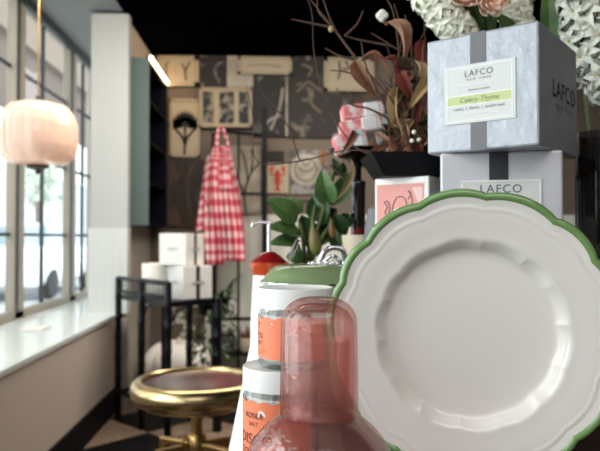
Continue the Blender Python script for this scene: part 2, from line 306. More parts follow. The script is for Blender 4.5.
struct('wall_bay_end', MB().bb((-1.62, 5.8, 0), (-1.05, 5.86, ZC)), M['wall_grey'], smooth=False)
clm = struct('trim_2', MB().bb((-1.16, 4.25, ZS), (-.92, 4.33, 2.56)), M['column'], smooth=False, bevel=.004)       # column on the seat
x = MB().bb((-1.168, 4.238, ZS), (-.918, 4.335, 1.165)).build('column_wainscot', M['column_bead'], clm, smooth=False)
struct('wall_column_base', MB().bb((-1.0, 4.25, 0), (-.925, 4.33, ZS - .03)), M['wall_grey'], smooth=False)
# window: posts, head, bottom rail, muntins, panes
win = MB()
win.bb((XW - .03, -2.5, ZS - .02), (XW + .03, 5.8, ZS + .05)); win.bb((XW - .03, -2.5, ZC - .05), (XW + .02, 5.8, ZC))
for y, wd in ((-2.4, .2), (-1.3, .2), (-.2, .2), (.85, .2), (1.9, .2), (2.92, .2), (3.98, .2), (5.03, .2), (5.72, .16)):
    win.bb((XW - .03, y - wd * .36, ZS), (XW + .03, y + wd * .36, ZC))
wo = struct('window_1', win, M['frame'], smooth=False, bevel=.006)
mt = MB()
for y in (4.46, 3.45, 2.41, 5.4): mt.bb((XW - .02, y - .012, ZS), (XW - .0, y + .014, ZC))
for z in (1.12, 1.62, 2.12): mt.bb((XW - .018, -2.4, z - .009), (XW - .002, 5.72, z + .011))
for y in (3.93, 4.98): mt.bb((XW + .03, y - .02, ZS + .05), (XW + .035, y + .02, ZC))
mt.bb((XW + .02, -2.4, ZC - .06), (XW + .05, 5.72, ZC - .005))
mt.build('muntin', M['muntin'], wo, smooth=False)
MB().bb((XW - .012, -2.4, ZS), (XW - .008, 5.75, ZC)).build('glass_pane', M['pane'], wo, smooth=False)
# outside
struct('street', MB().bb((-40, -30, -.2), (-1.7, 70, -.12)), M['pavement'], smooth=False)
struct('road', MB().bb((-7.0, -30, -.12), (-3.6, 70, -.11)), M['road'], smooth=False)
bl = thing('building', 'pale stone and pink brick building seen across the street through the window', 'building', (-8, 25, -.12))
MB().bb((-10, 5, -.12), (-8, 60, 5.0)).build('shop_storey', M['ext_white'], bl, smooth=False)
MB().bb((-10, 5, 5.0), (-8.05, 60, 7.3)).build('brick_storey', M['ext_pink'], bl, smooth=False)
MB().bb((-10, 5, 7.3), (-7.8, 60, 8.3)).build('cornice', M['ext_cream'], bl, smooth=False)
MB().bb((-10, 5, 8.3), (-8.05, 60, 16)).build('upper_storey', M['ext_brown'], bl, smooth=False)
for i in range(9):
    y = 14 + i * 3.2
    MB().bb((-8.04, y, .6), (-7.97, y + 2.0, 3.3)).build('shop_window', M['ext_glass'], bl, smooth=False)
    MB().bb((-8.08, y + .3, 9.4), (-8.01, y + 1.5, 12)).build('upper_window', M['ext_glass'], bl, smooth=False)
car = thing('car', 'white car parked on the street outside the left window', 'car', (-5.2, 14.5, -.11))
def carsec(z, hw, y0, y1): return [(-5.2 - hw, y0, z), (-5.2 + hw, y0, z), (-5.2 + hw, y1, z), (-5.2 - hw, y1, z)]
def loft(mb, secs):
    vs = [v for s_ in secs for v in s_]; n = len(secs[0]); fs = [(i * n + k, i * n + (k + 1) % n, (i + 1) * n + (k + 1) % n, (i + 1) * n + k) for i in range(len(secs) - 1) for k in range(n)]
    mb.add(vs, fs + [tuple(range(n))[::-1], tuple(range(len(vs) - n, len(vs)))]); return mb
loft(MB(), [carsec(.18, .82, 12.35, 16.6), carsec(.5, .9, 12.3, 16.7), carsec(.85, .86, 12.4, 16.6), carsec(.95, .78, 12.6, 16.4)]).build('body', M['car_white'], car, bevel=.05)
loft(MB(), [carsec(.93, .76, 13.0, 16.2), carsec(1.36, .62, 13.7, 15.6)]).build('cabin_glass', M['ext_glass'], car, bevel=.03)
loft(MB(), [carsec(1.34, .63, 13.66, 15.65), carsec(1.42, .52, 13.9, 15.4)]).build('roof', M['car_white'], car, bevel=.02)
for y in (13.2, 15.8):
    for sx in (-.8, .8): MB().lathe(None, [(0, -.1), (.2, -.1), (.3, -.09), (.32, 0), (.3, .09), (.2, .1), (0, .1)], 24, m=Matrix.Translation((-5.2 + sx, y, .21)) @ Matrix.Rotation(R(90), 4, 'Y')).build('wheel', M['tyre'], car)
tr = thing('street_tree', 'pale leafy tree across the street beside the building', 'tree', (-6.9, 19.5, -.12))
MB().tube([(-6.9, 19.5, -.12), (-6.88, 19.6, 1.6), (-6.9, 19.5, 3.0)], [.1, .08, .05]).build('trunk', M['twig'], tr)
fo = MB()
for i in range(260):
    a = random.random() * 6.28; r = random.random() ** .5; z = 2.2 + 2.4 * random.random(); q = Vector((-6.9 + .55 * r * math.cos(a), 19.5 + .9 * r * math.sin(a), z)); d = Vector((random.uniform(-1, 1), random.uniform(-1, 1), random.uniform(-1, 1))).normalized() * .3
    fo.leaf(q, q + d, .18, (random.uniform(-1, 1), random.uniform(-1, 1), .5), nu=2, nv=3)
fo.build('foliage', M['leaf_pale'], tr)

# ---------------------------------------------------------------- hanging cabinet and strip light
cb = thing('wall_cabinet', 'teal and navy open cabinet hanging on left wall beyond the column', 'cabinet', (-.9, 4.85, 1.185))
MB().bb((-.96, 4.42, 1.185), (-.82, 4.445, 2.32)).build('side_panel', M['teal'], cb, smooth=False)
MB().bb((-.96, 5.18, 1.185), (-.82, 5.2, 2.32)).build('side_panel', M['navy'], cb, smooth=False)
MB().bb((-.96, 4.445, 1.185), (-.945, 5.18, 2.32)).build('back_panel', M['navy'], cb, smooth=False)
for z in (1.19, 1.47, 1.75, 2.03, 2.30): MB().bb((-.945, 4.445, z), (-.825, 5.18, z + .02)).build('shelf', M['navy'], cb, smooth=False)
ls = thing('strip_light', 'glowing warm strip light along the top of the teal cabinet', 'light', (-.83, 4.86, 2.325))
MB().beam((-.835, 4.45, 2.335), (-.835, 5.22, 2.335), .02, .02).build('housing', M['black'], ls, smooth=False)
MB().tube([(-.817, 4.47, 2.335), (-.817, 5.2, 2.335)], .0095, 10).build('tube', M['led'], ls)

# ---------------------------------------------------------------- art on the back wall
def art(name, label, px0, py0, px1, py1, pic, frame=None, fw_=.02, lift=0, depth=.02, mat_=None, cat='picture'):
    y = YB - .016 - lift - depth
    a = P(px0, py1, y); b = P(px1, py0, y); r = thing(name, label, cat, ((a.x + b.x) / 2, y + depth / 2, a.z), group=None)
    MB().bb((a.x, y + .004, a.z), (b.x, y + depth, b.z)).build('print', pic, r, smooth=False)
    if frame:
        f = MB().bb((a.x, y - .006, a.z), (b.x, y + .01, a.z + fw_)).bb((a.x, y - .006, b.z - fw_), (b.x, y + .01, b.z)).bb((a.x, y - .006, a.z), (a.x + fw_, y + .01, b.z)).bb((b.x - fw_, y - .006, a.z), (b.x, y + .01, b.z)); f.build('frame', frame, r, smooth=False)
    return r, (lambda u, v: Vector((a.x + (b.x - a.x) * u, y + .0025, a.z + (b.z - a.z) * v)))
def strokes(r, f, paths, rad, m, name='drawing'):
    q = MB()
    for pth in paths: q.tube(smooth_path([f(*p) for p in pth], 4), rad, 6)
    q.build(name, m, r)
r, f = art('framed_picture', 'cream framed pair of sketches high on back wall beside strip light', 153, 56, 199, 86, M['art_cream'], M['art_frame'], .035)
strokes(r, f, [[(.72, .2), (.7, .5), (.8, .8)], [(.7, .5), (.62, .75)], [(.3, .3), (.28, .7), (.36, .8)]], .006, M['art_brown'])
MB().bb(f(.48, .08) + Vector((0, -.001, 0)), f(.5, .92) + Vector((0, .002, 0))).build('divider', M['art_frame'], r, smooth=False)
r, f = art('botanical_print', 'cream botanical print with dark palm shapes behind the checked apron', 170, 99, 200, 157, M['art_cream'], M['art_frame'], .02)
q = MB()
for bx, by, s_ in ((.5, .58, .85), (.2, .5, .62), (.8, .5, .62)):
    for k in range(9):
        a = R(20 + k * 17.5); c_ = f(bx, by); t_ = c_ + Vector((.13 * s_ * math.cos(a), -.002, .13 * s_ * math.sin(a))); q.leaf(c_ + Vector((0, -.002, 0)), t_, .03, (0, -1, 0), 0, 0, 2, 4)
q.build('palm_motif', M['art_ink'], r)
strokes(r, f, [[(.5, .62), (.5, .3), (.48, .05)], [(.15, .5), (.4, .35), (.5, .2)], [(.85, .5), (.6, .35), (.5, .2)]], .010, M['art_ink'], 'trunk_motif')
art('figure_print', 'dark brown figure print low on the back wall left of apron', 168, 159, 206, 226, M['art_figure'], M['art_brown'], .012)
art('photograph', 'dark black and white photograph between cream frames under the ceiling', 201, 56, 227, 87, M['art_photo'])
art('pale_poster', 'pale cloudy poster behind long cream frame on back wall', 227, 56, 254, 87, M['art_pale'])
r, f = art('long_picture', 'long cream framed picture under the black ceiling', 238, 57, 292, 74, M['art_cream'], M['art_frame'], .022, lift=.025)
strokes(r, f, [[(.2, .5), (.5, .55), (.8, .45)]], .004, M['art_taupe'])
r, f = art('triptych', 'cream triptych of three ornate dark panels above the apron', 199, 88, 252, 127, M['art_cream'], M['art_frame'], .018, lift=.03)
for u0, u1 in ((.07, .28), (.38, .66), (.75, .94)): MB().bb(f(u0, .1) + Vector((0, -.001, 0)), f(u1, .9) + Vector((0, .004, 0))).build('panel', M['art_lace'], r, smooth=False)
r, f = art('night_painting', 'dark painting with pale brush strokes and white right border', 253, 76, 288, 136, M['art_night'])
MB().bb(f(.93, 0) + Vector((0, -.004, 0)), f(1, 1) + Vector((0, .004, 0))).build('border', M['art_pale'], r, smooth=False)
strokes(r, f, [[(.5, .1), (.75, .45), (.85, .8)], [(.3, .05), (.45, .25), (.8, .35)]], .012, M['art_pale'], 'brush_stroke')
r, f = art('portrait_painting', 'large dark painting with pale swirling shapes on back wall', 289, 57, 353, 137, M['art_swirl'])
for q in ([(.12, .55), (.3, .68), (.45, .6), (.8, .55)], [(.3, .62), (.35, .42), (.5, .3)], [(.2, .9), (.35, .85), (.3, .75)]): strokes(r, f, [q], .014, M['art_taupe'], 'swirl')
r, f = art('framed_sketch', 'small cream framed sketch hung over the large swirling painting', 324, 58, 374, 91, M['art_cream'], M['art_frame'], .03, lift=.026)
strokes(r, f, [[(.3, .9), (.32, .6), (.28, .35)], [(.4, .95), (.5, .7), (.36, .65)]], .007, M['art_ink'])
art('landscape_print', 'dark brown landscape print behind the dried flowers', 354, 94, 428, 165, M['art_figure'])
art('plain_poster', 'pale poster on the back wall behind lobster card', 266, 140, 342, 200, M['art_taupe'])
r, f = art('medallion_print', 'grey print with round medallion right of the lobster card', 290, 150, 328, 194, M['art_grey'], lift=.026)
MB().lathe(None, [(0, .004), (.12, .004), (.13, .002), (.13, 0)], 32, m=Matrix.Translation(f(.42, .55)) @ Matrix.Rotation(R(90), 4, 'X')).build('medallion', M['art_pale'], r)
strokes(r, f, [[(.42 + .3 * math.cos(a), .55 + .26 * math.sin(a)) for a in (0, 1.05, 2.1, 3.14, 4.2, 5.2, 6.28)], [(.2, .6), (.42, .5), (.64, .6)], [(.3, .75), (.42, .65), (.54, .75)]], .006, M['art_ink'])
MB().bb(f(.75, .7), f(.98, .98) + Vector((0, -.002, 0))).build('corner_patch', M['dry'], r, smooth=False)
art('black_card', 'small black card on the back wall above lobster card', 268, 151, 284, 162, M['art_ink'], lift=.026)
r, f = art('lobster_card', 'cream card with a red lobster drawing beside black post', 266, 163, 289, 193, M['art_cream'], lift=.026)
q = MB()
q.tube([f(.5, .75), f(.5, .45), f(.5, .15)], [.016, .02, .007], 8)
for sx in (-1, 1):
    q.tube(smooth_path([f(.5 + .08 * sx, .62), f(.5 + .26 * sx, .6), f(.5 + .30 * sx, .75)], 4), .007, 6); q.leaf(f(.5 + .3 * sx, .72) - Vector((0, .004, 0)), f(.5 + .2 * sx, .92) - Vector((0, .004, 0)), .034, (0, -1, 0), 0, 0)
    for v in (.5, .42, .34): q.tube([f(.5, v), f(.5 + .22 * sx, v - .05)], .003, 5)
    q.leaf(f(.5, .18) - Vector((0, .003, 0)), f(.5 + .12 * sx, .06) - Vector((0, .003, 0)), .022, (0, -1, 0), 0, 0)
q.build('lobster_motif', M['lobster'], r)
r, f = art('branch_poster', 'white poster with dark bare branches behind the black rack', 228, 146, 261, 214, M['art_pale'], lift=.004)
strokes(r, f, [[(.55, 0), (.5, .3), (.7, .6), (.95, .75)], [(.5, .3), (.25, .55), (.1, .8)], [(.6, .45), (.55, .7), (.4, .95)], [(.7, .6), (.75, .8), (.7, .95)]], .007, M['art_ink'])

# ---------------------------------------------------------------- black metal rack with apron
YE = 5.0
def pe(px, py, y=YE): return P(px, py, y)
xl, xm, xr = pe(213, 200).x, pe(238.5, 200).x, pe(264.5, 200).x
et = thing('metal_rack', 'tall black metal rack against the back wall behind the apron', 'rack', ((xl + xr) / 2, YE + .1, 0))
zt = pe(238, 133).z
MB().bb((xl - .012, YE - .012, 0), (xl + .012, YE + .012, zt)).build('post', M['black'], et, smooth=False)
MB().bb((xm - .009, YE - .009, 0), (xm + .009, YE + .009, zt + .01)).build('post', M['black'], et, smooth=False)
MB().bb((xr - .02, YE - .02, 0), (xr + .02, YE + .02, pe(264, 108).z)).build('post', M['black'], et, smooth=False)
MB().bb((xl - .012, YE + .19, 0), (xl + .012, YE + .214, zt)).build('post', M['black'], et, smooth=False)
MB().bb((xr - .012, YE + .19, 0), (xr + .012, YE + .214, zt)).build('post', M['black'], et, smooth=False)
MB().tube(smooth_path([(xl, YE, zt - .04), (xl + .06, YE, zt + .01), (xm, YE, zt), (xr, YE, zt - .015)], 6), .012).build('top_rail', M['black'], et)
for z in (pe(250, 194).z, pe(238, 319).z): MB().bb((xl, YE - .012, z - .012), (xr, YE + .012, z + .012)).build('crossbar', M['black'], et, smooth=False)
MB().bb((xl, YE - .012, .2), (xr, YE + .21, .22)).build('shelf', M['black'], et, smooth=False)
for name, lab, px, m_, s_ in (('plant_pot', 'small dark pot low on rack beside the table leg', 228, 'grey_stone', 1), ('trinket_pot', 'small round brown pot at low right of black rack', 246, 'tan', .9)):
    c_ = pe(px, 300, YE + .09); z = .22
    t_ = thing(name, lab, 'pot', (c_.x, c_.y, z))
    MB().lathe((c_.x, c_.y, z), [(0, 0), (.05 * s_, 0), (.07 * s_, .05), (.06 * s_, .12 * s_), (.054 * s_, .12 * s_), (.05, .06), (0, .02)], 24).build('pot', M[m_], t_)
    q = MB()
    for k in range(9): a = k * .7; q.leaf((c_.x, c_.y, z + .07), (c_.x + .06 * math.cos(a), c_.y + .05 * math.sin(a), z + .15 + .02 * (k % 3)), .03, (math.cos(a), math.sin(a), .5))
    q.build('leaves', M['leaf_dark'] if px < 240 else M['dryred'], t_)
# apron: a gathered cloth hanging from the rack by its neck loop
YA = YE - .07
ap = thing('apron', 'red and white gingham apron hanging by its loop from the black rack', 'apron', P(220, 262, YA))
prof = [(146, 216, 227), (148, 213, 230), (153, 212, 231.5), (160, 210, 232), (172, 207, 235), (190, 205, 239), (210, 204, 241.5), (230, 204, 244), (250, 204.5, 245), (262, 205, 245)]
def apr(u, v):
    k = v * (len(prof) - 1); i = min(int(k), len(prof) - 2); t = k - i
    y, l_, r_ = (prof[i][j] * (1 - t) + prof[i + 1][j] * t for j in range(3))
    if v > .93: y += (3 if u < .45 else -1) * (v - .93) / .07
    p = P(l_ + (r_ - l_) * u, y, YA)
    p.y += (.032 * math.sin(u * 15 + v * 2.2) + .016 * math.sin(u * 31 - v * 3)) * min(1, .25 + v) + .02 * math.sin((u - v) * 9)
    return p
q = MB().grid(apr, 56, 50); q.uv = [(i / 56 * 7 + .3 * math.sin(j / 10), j / 50 * 14) for j in range(51) for i in range(57)]
q.build('cloth', M['gingham'], ap, solid=.004)
fl = MB().grid(lambda u, v: P((207.5 - 11.5 * min(1, v * 1.05) ** .8) * (1 - u) + (210 - 1.5 * v) * u, 157 + 75 * v - 3 * u, YA + .035) + Vector((0, .014 * math.sin(u * 7 + v * 5), 0)), 14, 36); fl.uv = [(i / 14 * 1.8 + .25 * math.sin(j / 7), j / 36 * 8.5) for j in range(37) for i in range(15)]
fl.build('side_flap', M['gingham'], ap, solid=.004)
lp = MB(); lp.tube(smooth_path([P(216.5, 150, YA - .02), P(217.5, 135, YA - .02), P(221, 128, YA - .0), P(225.5, 135, YA - .02), P(229.5, 152, YA - .02)], 6), .019, 8, flat=.5)
lp.uv = [(v.z * 20, v.x * 40) for v in lp.v]; lp.build('neck_loop', M['gingham'], ap)
pk = MB().grid(lambda u, v: apr(.42 + .42 * u, .35 + .2 * v) + Vector((0, -.012, 0)), 16, 12); pk.uv = [(i / 16 * 3.5 + .5, j / 12 * 3 + .4) for j in range(13) for i in range(17)]
pk.build('pocket', M['gingham'], ap, solid=.004)
MB().tube([(P(221, 131, YE).x, YE - .012, zt + .0), P(221, 128, YA - .01), P(221, 130, YA - .03)], .006).build('hook', M['black'], et)

# ---------------------------------------------------------------- pendant over the window seat
pc = P(38, 133, 3.2)
pd = thing('pendant_lamp', 'ribbed blush glass pendant lamp hanging by the left window', 'lamp', (pc.x, pc.y, pc.z - .2))
def pend(u, v):
    pr = [(.02, .142), (.085, .145), (.135, .128), (.166, .09), (.181, .04), (.183, -.02), (.181, -.07), (.166, -.115), (.135, -.145), (.06, -.155), (.02, -.155)]
    k = v * (len(pr) - 1); i = min(int(k), len(pr) - 2); t = k - i; r_ = pr[i][0] * (1 - t) + pr[i + 1][0] * t; z = pr[i][1] * (1 - t) + pr[i + 1][1] * t
    a = u * 2 * math.pi; r_ *= 1 + .035 * (abs(math.sin(a * 6)) ** .6 - .5) * min(1, r_ / .1)
    return pc + Vector((r_ * math.cos(a), r_ * math.sin(a), z))
MB().grid(pend, 120, 30).build('shade', M['lampglass'], pd)
MB().lathe(pc, [(0, .18), (.010, .18), (.014, .165), (.04, .155), (.045, .143), (.0, .14)], 24).build('cap', M['art_brown'], pd)
MB().lathe(pc, [(0, -.205), (.006, -.2), (.012, -.19), (.01, -.182), (.05, -.17), (.055, -.158), (0, -.155)], 24).build('finial', M['art_brown'], pd)
MB().tube([pc + Vector((0, 0, .175)), (pc.x, pc.y, ZC - .02)], .0045).build('rod', M['goldp'], pd)
MB().lathe((pc.x, pc.y, ZC), [(0, -.03), (.05, -.025), (.055, 0), (0, 0)], 24).build('ceiling_rose', M['goldp'], pd)
q = P(35, 329.5, 2.05); x = (1.1 - ZS - .006)
sp = Vector((q.x, q.y, 0)); d_ = (q - CAM); t_ = (ZS - CAM.z) / d_.z; q = CAM + d_ * t_
tag(MB().box((q.x, q.y, ZS + .006), (.12, .16, .010)).build('booklet', M['card'], base=(q.x, q.y, ZS), smooth=False, bevel=.002), 'thin white booklet lying on the window seat', 'booklet')

# ---------------------------------------------------------------- bamboo console table with candle and gift boxes
A_, B_, Cc = Vector((-.93, 4.05)), Vector((-.55, 3.55)), Vector((-.30, 3.74)); D_ = A_ + (Cc - B_)
uD = (A_ - B_).normalized(); vD = (Cc - B_).normalized(); zs = .755
bt = thing('bamboo_table', 'black bamboo console table with spindle gallery beside window seat', 'table', ((B_.x + D_.x) / 2, (B_.y + D_.y) / 2, 0))
def b3(p, z): return Vector((p.x, p.y, z))
top = MB(); top.add([b3(A_, zs - .03), b3(B_, zs - .03), b3(Cc, zs - .03), b3(D_, zs - .03), b3(A_, zs), b3(B_, zs), b3(Cc, zs), b3(D_, zs)], [(0, 3, 2, 1), (4, 5, 6, 7), (0, 1, 5, 4), (1, 2, 6, 5), (2, 3, 7, 6), (3, 0, 4, 7)]); top.build('tabletop', M['blackwood'], bt, smooth=False)
ABm = (A_ + B_) / 2; CDm = (Cc + D_) / 2
def bleg(p, z1, r_=.021):
    pts = []; rr = []
    n = 7
    for k in range(n + 1):
        z = z1 * k / n
        if 0 < k < n: pts += [b3(p, z - .012), b3(p, z), b3(p, z + .012)]; rr += [r_, r_ * 1.22, r_]
        else: pts.append(b3(p, z)); rr.append(r_)
    return MB().tube(pts, rr, 10)
for p, z1 in ((A_, .86), (ABm, .86), (B_, .86), (Cc, zs), (CDm, zs), (D_, zs)): bleg(p, z1, .026 if p is Cc else .02).build('leg', M['blackwood'], bt)
MB().tube([b3(A_, .855), b3(B_, .855)], .013, 10).build('gallery_rail', M['blackwood'], bt)
MB().tube([b3(A_, .775), b3(B_, .775)], .010, 10).build('gallery_rail', M['blackwood'], bt)
for k in range(16):
    p = A_ + (B_ - A_) * ((k + .5) / 16); MB().tube([b3(p, .775), b3(p, .855)], .004, 6).build('spindle', M['blackwood'], bt)
for a, b in ((A_, B_), (B_, Cc), (Cc, D_), (D_, A_)): MB().tube([b3(a, .16), b3(b, .16)], .013, 8).build('stretcher', M['blackwood'], bt)
for a, b in ((B_, Cc), (ABm, B_)):
    MB().tube(smooth_path([b3(a, .6), b3(a + (b - a) * .18, .7), b3(a + (b - a) * .35, .72)], 5), .008, 6).build('bracket', M['blackwood'], bt)
cp = (-.665, 3.86, zs)
cv = thing('candle_bowl', 'large round white candle behind the spindles of black table', 'candle', cp)
MB().lathe(cp, [(0, 0), (.075, 0), (.084, .01), (.086, .06), (.086, .19), (.084, .197), (.078, .197), (.077, .18), (.077, .175), (0, .175)], 48).build('vessel', M['candle'], cv)
MB().lathe(cp, [(0, .176), (.0765, .176), (.0765, .183), (0, .184)], 48).build('wax', M['cream'], cv)
for k in range(3): a = k * 2.09; MB().tube([(cp[0] + .035 * math.cos(a), cp[1] + .035 * math.sin(a), .755 + .182), (cp[0] + .035 * math.cos(a), cp[1] + .035 * math.sin(a), .755 + .195)], .0015, 5).build('wick', M['ink'], cv)
def giftbox(name, label, near, zb, w_, d_, h_, ang, group, mats, side_text=True):
    near = Vector(near); ang = R(ang); lx = Vector((-math.cos(ang), math.sin(ang), 0)); sx = Vector((math.sin(ang), math.cos(ang), 0))
    near = Vector((near.x, near.y, zb)); r = thing(name, label, 'box', near + (lx * w_ + sx * d_) / 2, group)
    c_ = near + (lx * w_ + sx * d_) / 2 + Vector((0, 0, h_ / 2)); m = Matrix((-lx, sx, Vector((0, 0, 1)))).transposed().to_4x4(); m.translation = c_
    b = MB().box(None, (w_, d_, h_), m=m).build('carton', mats[0], r, smooth=False, bevel=.0025 * w_ / .13)
    front = frame_m(near + lx * w_ / 2 + Vector((0, 0, h_ / 2)), -lx, (0, 0, 1)); side = frame_m(near + sx * d_ / 2 + Vector((0, 0, h_ / 2)), sx, (0, 0, 1))
    return r, front, side, m
for nm, lab, near, zb, ang, s_ in (('gift_box', 'lower pale gift box with dark ribbon on the black bamboo table', (-.483, 3.65), zs, 52.8, .19), ('gift_box', 'white gift box stacked on top of another on black table', (-.47, 3.675), zs + .19, 27, .185)):
    r, fr, sd, m = giftbox(nm, lab, near, zb, s_, s_, s_ * .98, ang, 'gift boxes on the bamboo table', (M['white'],))
    MB().box(None, (s_ * .13, s_ * .985, .002), m=sd @ Matrix.Translation((0, 0, .0005)) @ Matrix.Rotation(0, 4, 'Z')).build('ribbon', M['ribbon_dark'], r, smooth=False)
    MB().box(None, (s_ * .4, .018, .003), m=sd @ Matrix.Translation((0, -.0, .002))).build('label', M['label'], r, smooth=False)
    text_flat(MB(), 'LAFCO', .022, sd, (0, 0), .0042).build('lettering', M['ink'], r, smooth=False)
    text_flat(MB(), 'LAFCO', .022, fr, (0, .0), .001).build('lettering', M['grey_ink'], r, smooth=False)
# dark trailing plant by the right end of the console
gp = Vector((-.355, 4.14, 0))
gl = thing('trailing_plant', 'dark green trailing plant on stand behind right end of black table', 'plant', gp)
MB().lathe(gp, [(0, 0), (.1, 0), (.1, .02), (.015, .03), (.015, .60), (.09, .62), (.1, .74), (.09, .74), (.08, .64), (0, .64)], 24).build('stand', M['black'], gl)
q = MB()
for k in range(150):
    a = random.random() * 6.28; r_ = .06 + .06 * random.random(); z = .30 + .5 * random.random(); p = gp + Vector((r_ * math.cos(a), r_ * math.sin(a), z)); q.leaf(p, p + Vector((.05 * math.cos(a), .05 * math.sin(a), random.uniform(-.06, .03))), .03, (math.cos(a), math.sin(a), .4), nu=2, nv=4)
q.build('foliage', M['leaf_dark'], gl)
q = MB()
for k in range(14):
    a = R(-60 + k * 9); p0 = gp + Vector((.05, -.03, .72)); p1 = p0 + Vector((.1 + .05 * math.cos(a), -.02, .14 * math.sin(a + .6) + .02)); q.tube([p0, (p0 + p1) / 2 + Vector((0, 0, .03)), p1], [.003, .002, .001], 5)
q.build('tendril', M['leaf_dark'], gl)
q = MB()
for k in range(16):
    p = P(172 + random.random() * 24, 303 + random.random() * 32, 4.1); 
    for j in range(5): a = j * 1.257; q.leaf(p, p + Vector((.02 * math.cos(a), -.006, .02 * math.sin(a))), .014, (0, -1, 0), nu=2, nv=3)
q.build('small_blossom', M['petal'], gl)
# plush pumpkin pouf under the table
pp = Vector((-.665, 4.72, 0)); pf = thing('pumpkin_pouf', 'white plush pumpkin shaped pouf on floor behind black table legs', 'pouf', pp)
def pouf(u, v):
    a = u * 2 * math.pi; t = v * math.pi; lobe = 1 - .13 * (1 - abs(math.sin(a * 4)) ** .55) * math.sin(t) ** .5
    r_ = .245 * math.sin(t) ** .75 * lobe; z = .195 - .195 * math.cos(t) * (1 - .12 * (1 if t > 1.57 else 0)) - (.05 * math.exp(-(r_ / .06) ** 2) if t > 1.57 else 0)
    return pp + Vector((r_ * math.cos(a), r_ * math.sin(a), z))
MB().grid(pouf, 96, 28).build('cushion', M['fur'], pf)
MB().tube([pp + Vector((0, 0, .29)), pp + Vector((.005, 0, .35)), pp + Vector((.025, 0, .38))], [.025, .02, .022], 10).build('stalk', M['cream'], pf)

# ---------------------------------------------------------------- gold stool
so = P(197, 386.5, 2.2); sx_, sy_, sz_ = so.x, so.y, so.z
st = thing('stool', 'round stool with gold rim and dark maroon seat', 'stool', (sx_, sy_, 0))
o = (sx_, sy_, sz_)
MB().lathe(o, [(0, -.062), (.14, -.061), (.18, -.055), (.203, -.042), (.216, -.022), (.22, .0), (.214, .018), (.200, .028), (.186, .03), (.181, .026), (.179, .014), (0, .012)], 72).build('rim', M['gold'], st)
MB().lathe(o, [(.18, .013), (.178, .020), (.15, .021), (.08, .016), (0, .013)], 64).build('seat', M['maroon'], st)
MB().tube([(sx_, sy_, sz_ - .06), (sx_, sy_, .39)], .019, 20).build('post', M['goldp'], st)
MB().lathe((sx_, sy_, 0), [(0, .375), (.03, .375), (.032, .38), (.032, .44), (.028, .445), (.0, .445)], 24).build('hub', M['goldp'], st)
MB().lathe(None, [(0, 0), (.007, 0), (.009, .012), (.006, .02), (0, .02)], 12, m=Matrix.Translation((sx_ - .03, sy_ - .01, .43)) @ Matrix.Rotation(R(-80), 4, 'Y')).build('knob', M['goldp'], st)
for k in range(4):
    a = R((28, 152, 215, 325)[k]); d_ = Vector((math.cos(a), math.sin(a), 0)); c_ = Vector((sx_, sy_, 0))
    q = MB().beam(c_ + d_ * .025 + Vector((0, 0, .408)), c_ + d_ * .145 + Vector((0, 0, .408)), .022); q.beam(c_ + d_ * .136 + Vector((0, 0, .419)), c_ + d_ * .16, .022); q.build('leg', M['goldp'], st, smooth=False, bevel=.003)

# ---------------------------------------------------------------- display table and riser
ZT = .85; ZR = 1.0635
dt = thing('display_table', 'dark walnut display table under the tableware and boxes', 'table', (.45, .85, 0))
loft(MB(), [[(-.055, .28, z), (1.0, .28, z), (1.0, 1.5, z), (-.028, 1.5, z), (-.05, .86, z)] for z in (ZT - .035, ZT)]).build('tabletop', M['walnut'], dt, smooth=False, bevel=.004)
for lx_, ly_ in ((.02, .36), (.92, .36), (.02, 1.42), (.92, 1.42)): MB().box((lx_, ly_, (ZT - .035) / 2), (.06, .06, ZT - .035)).build('leg', M['walnut'], dt, smooth=False)
tag(MB().bb((.145, .695, ZT), (.62, 1.075, ZR)).build('riser', M['walnut'], base=(.38, .88, ZT), smooth=False, bevel=.004), 'dark wooden riser block behind the plate holding the boxes', 'riser')

# ---------------------------------------------------------------- plate
pcn = P(472, 335, .60); PR = 147 / 650 * .60
zax = (CAM - pcn).normalized(); zax = (Vector((zax.x * .55, zax.y, 0)).normalized() + Vector((0, 0, .17))).normalized()
pm = frame_m(pcn, Vector((0, 0, 1)).cross(zax), (0, 0, 1))
notch = [158, 138, 112, 84, 55, 32.7] + [32.7 - 26 * k for k in range(1, 9)]; notch = sorted(n_ % 360 for n_ in notch)
def scal(a):                                    # scalloped outline, 0 at a notch to 1 at a lobe
    a = math.degrees(a) % 360
    for i in range(len(notch)):
        n0 = notch[i]; n1 = notch[(i + 1) % len(notch)] + (360 if i == len(notch) - 1 else 0)
        aa = a if a >= n0 else a + 360
        if n0 <= aa <= n1: return math.sin(math.pi * (aa - n0) / (n1 - n0)) ** .75
    return 1
zp = [(0, 0), (.57, 0), (.592, .003), (.612, .022), (.635, .066), (.655, .088), (.672, .094), (.69, .096), (.86, .117), (.885, .124), (.90, .120), (.955, .130), (.985, .136), (1, .132)]
def zprof(r):
    for (a, za), (b, zb) in zip(zp, zp[1:]):
        if r <= b: t = (r - a) / (b - a); t = t * t * (3 - 2 * t) * .5 + t * .5; return za + (zb - za) * t
    return zp[-1][1]
def ppt(r, a, dz=0):
    k = .034 * max(0, (r - .5) / .5) ** .9 * (1 if r > .5 else 0); rr = r * (1 - k * (1 - scal(a)))
    k += .016 * math.exp(-((r - .63) / .055) ** 2)
    if r > .5: rr = r * (1 - k * (1 - scal(a)))
    ridge = .003 * (1 - scal(a)) * max(0, (r - .66) / .34)
    return pm @ Vector((PR * rr * math.cos(a), PR * rr * math.sin(a), PR * (zprof(r) - .10 - ridge + dz)))
NA = 432; rs = [0.0] + [.1, .3, .45, .5] + [.52 + .48 * i / 44 for i in range(45)]
pl = thing('plate', 'large white scalloped plate with green rim standing upright in front', 'plate', pm @ Vector((0, -PR, 0)))
q = MB(); vs = []; fs = []
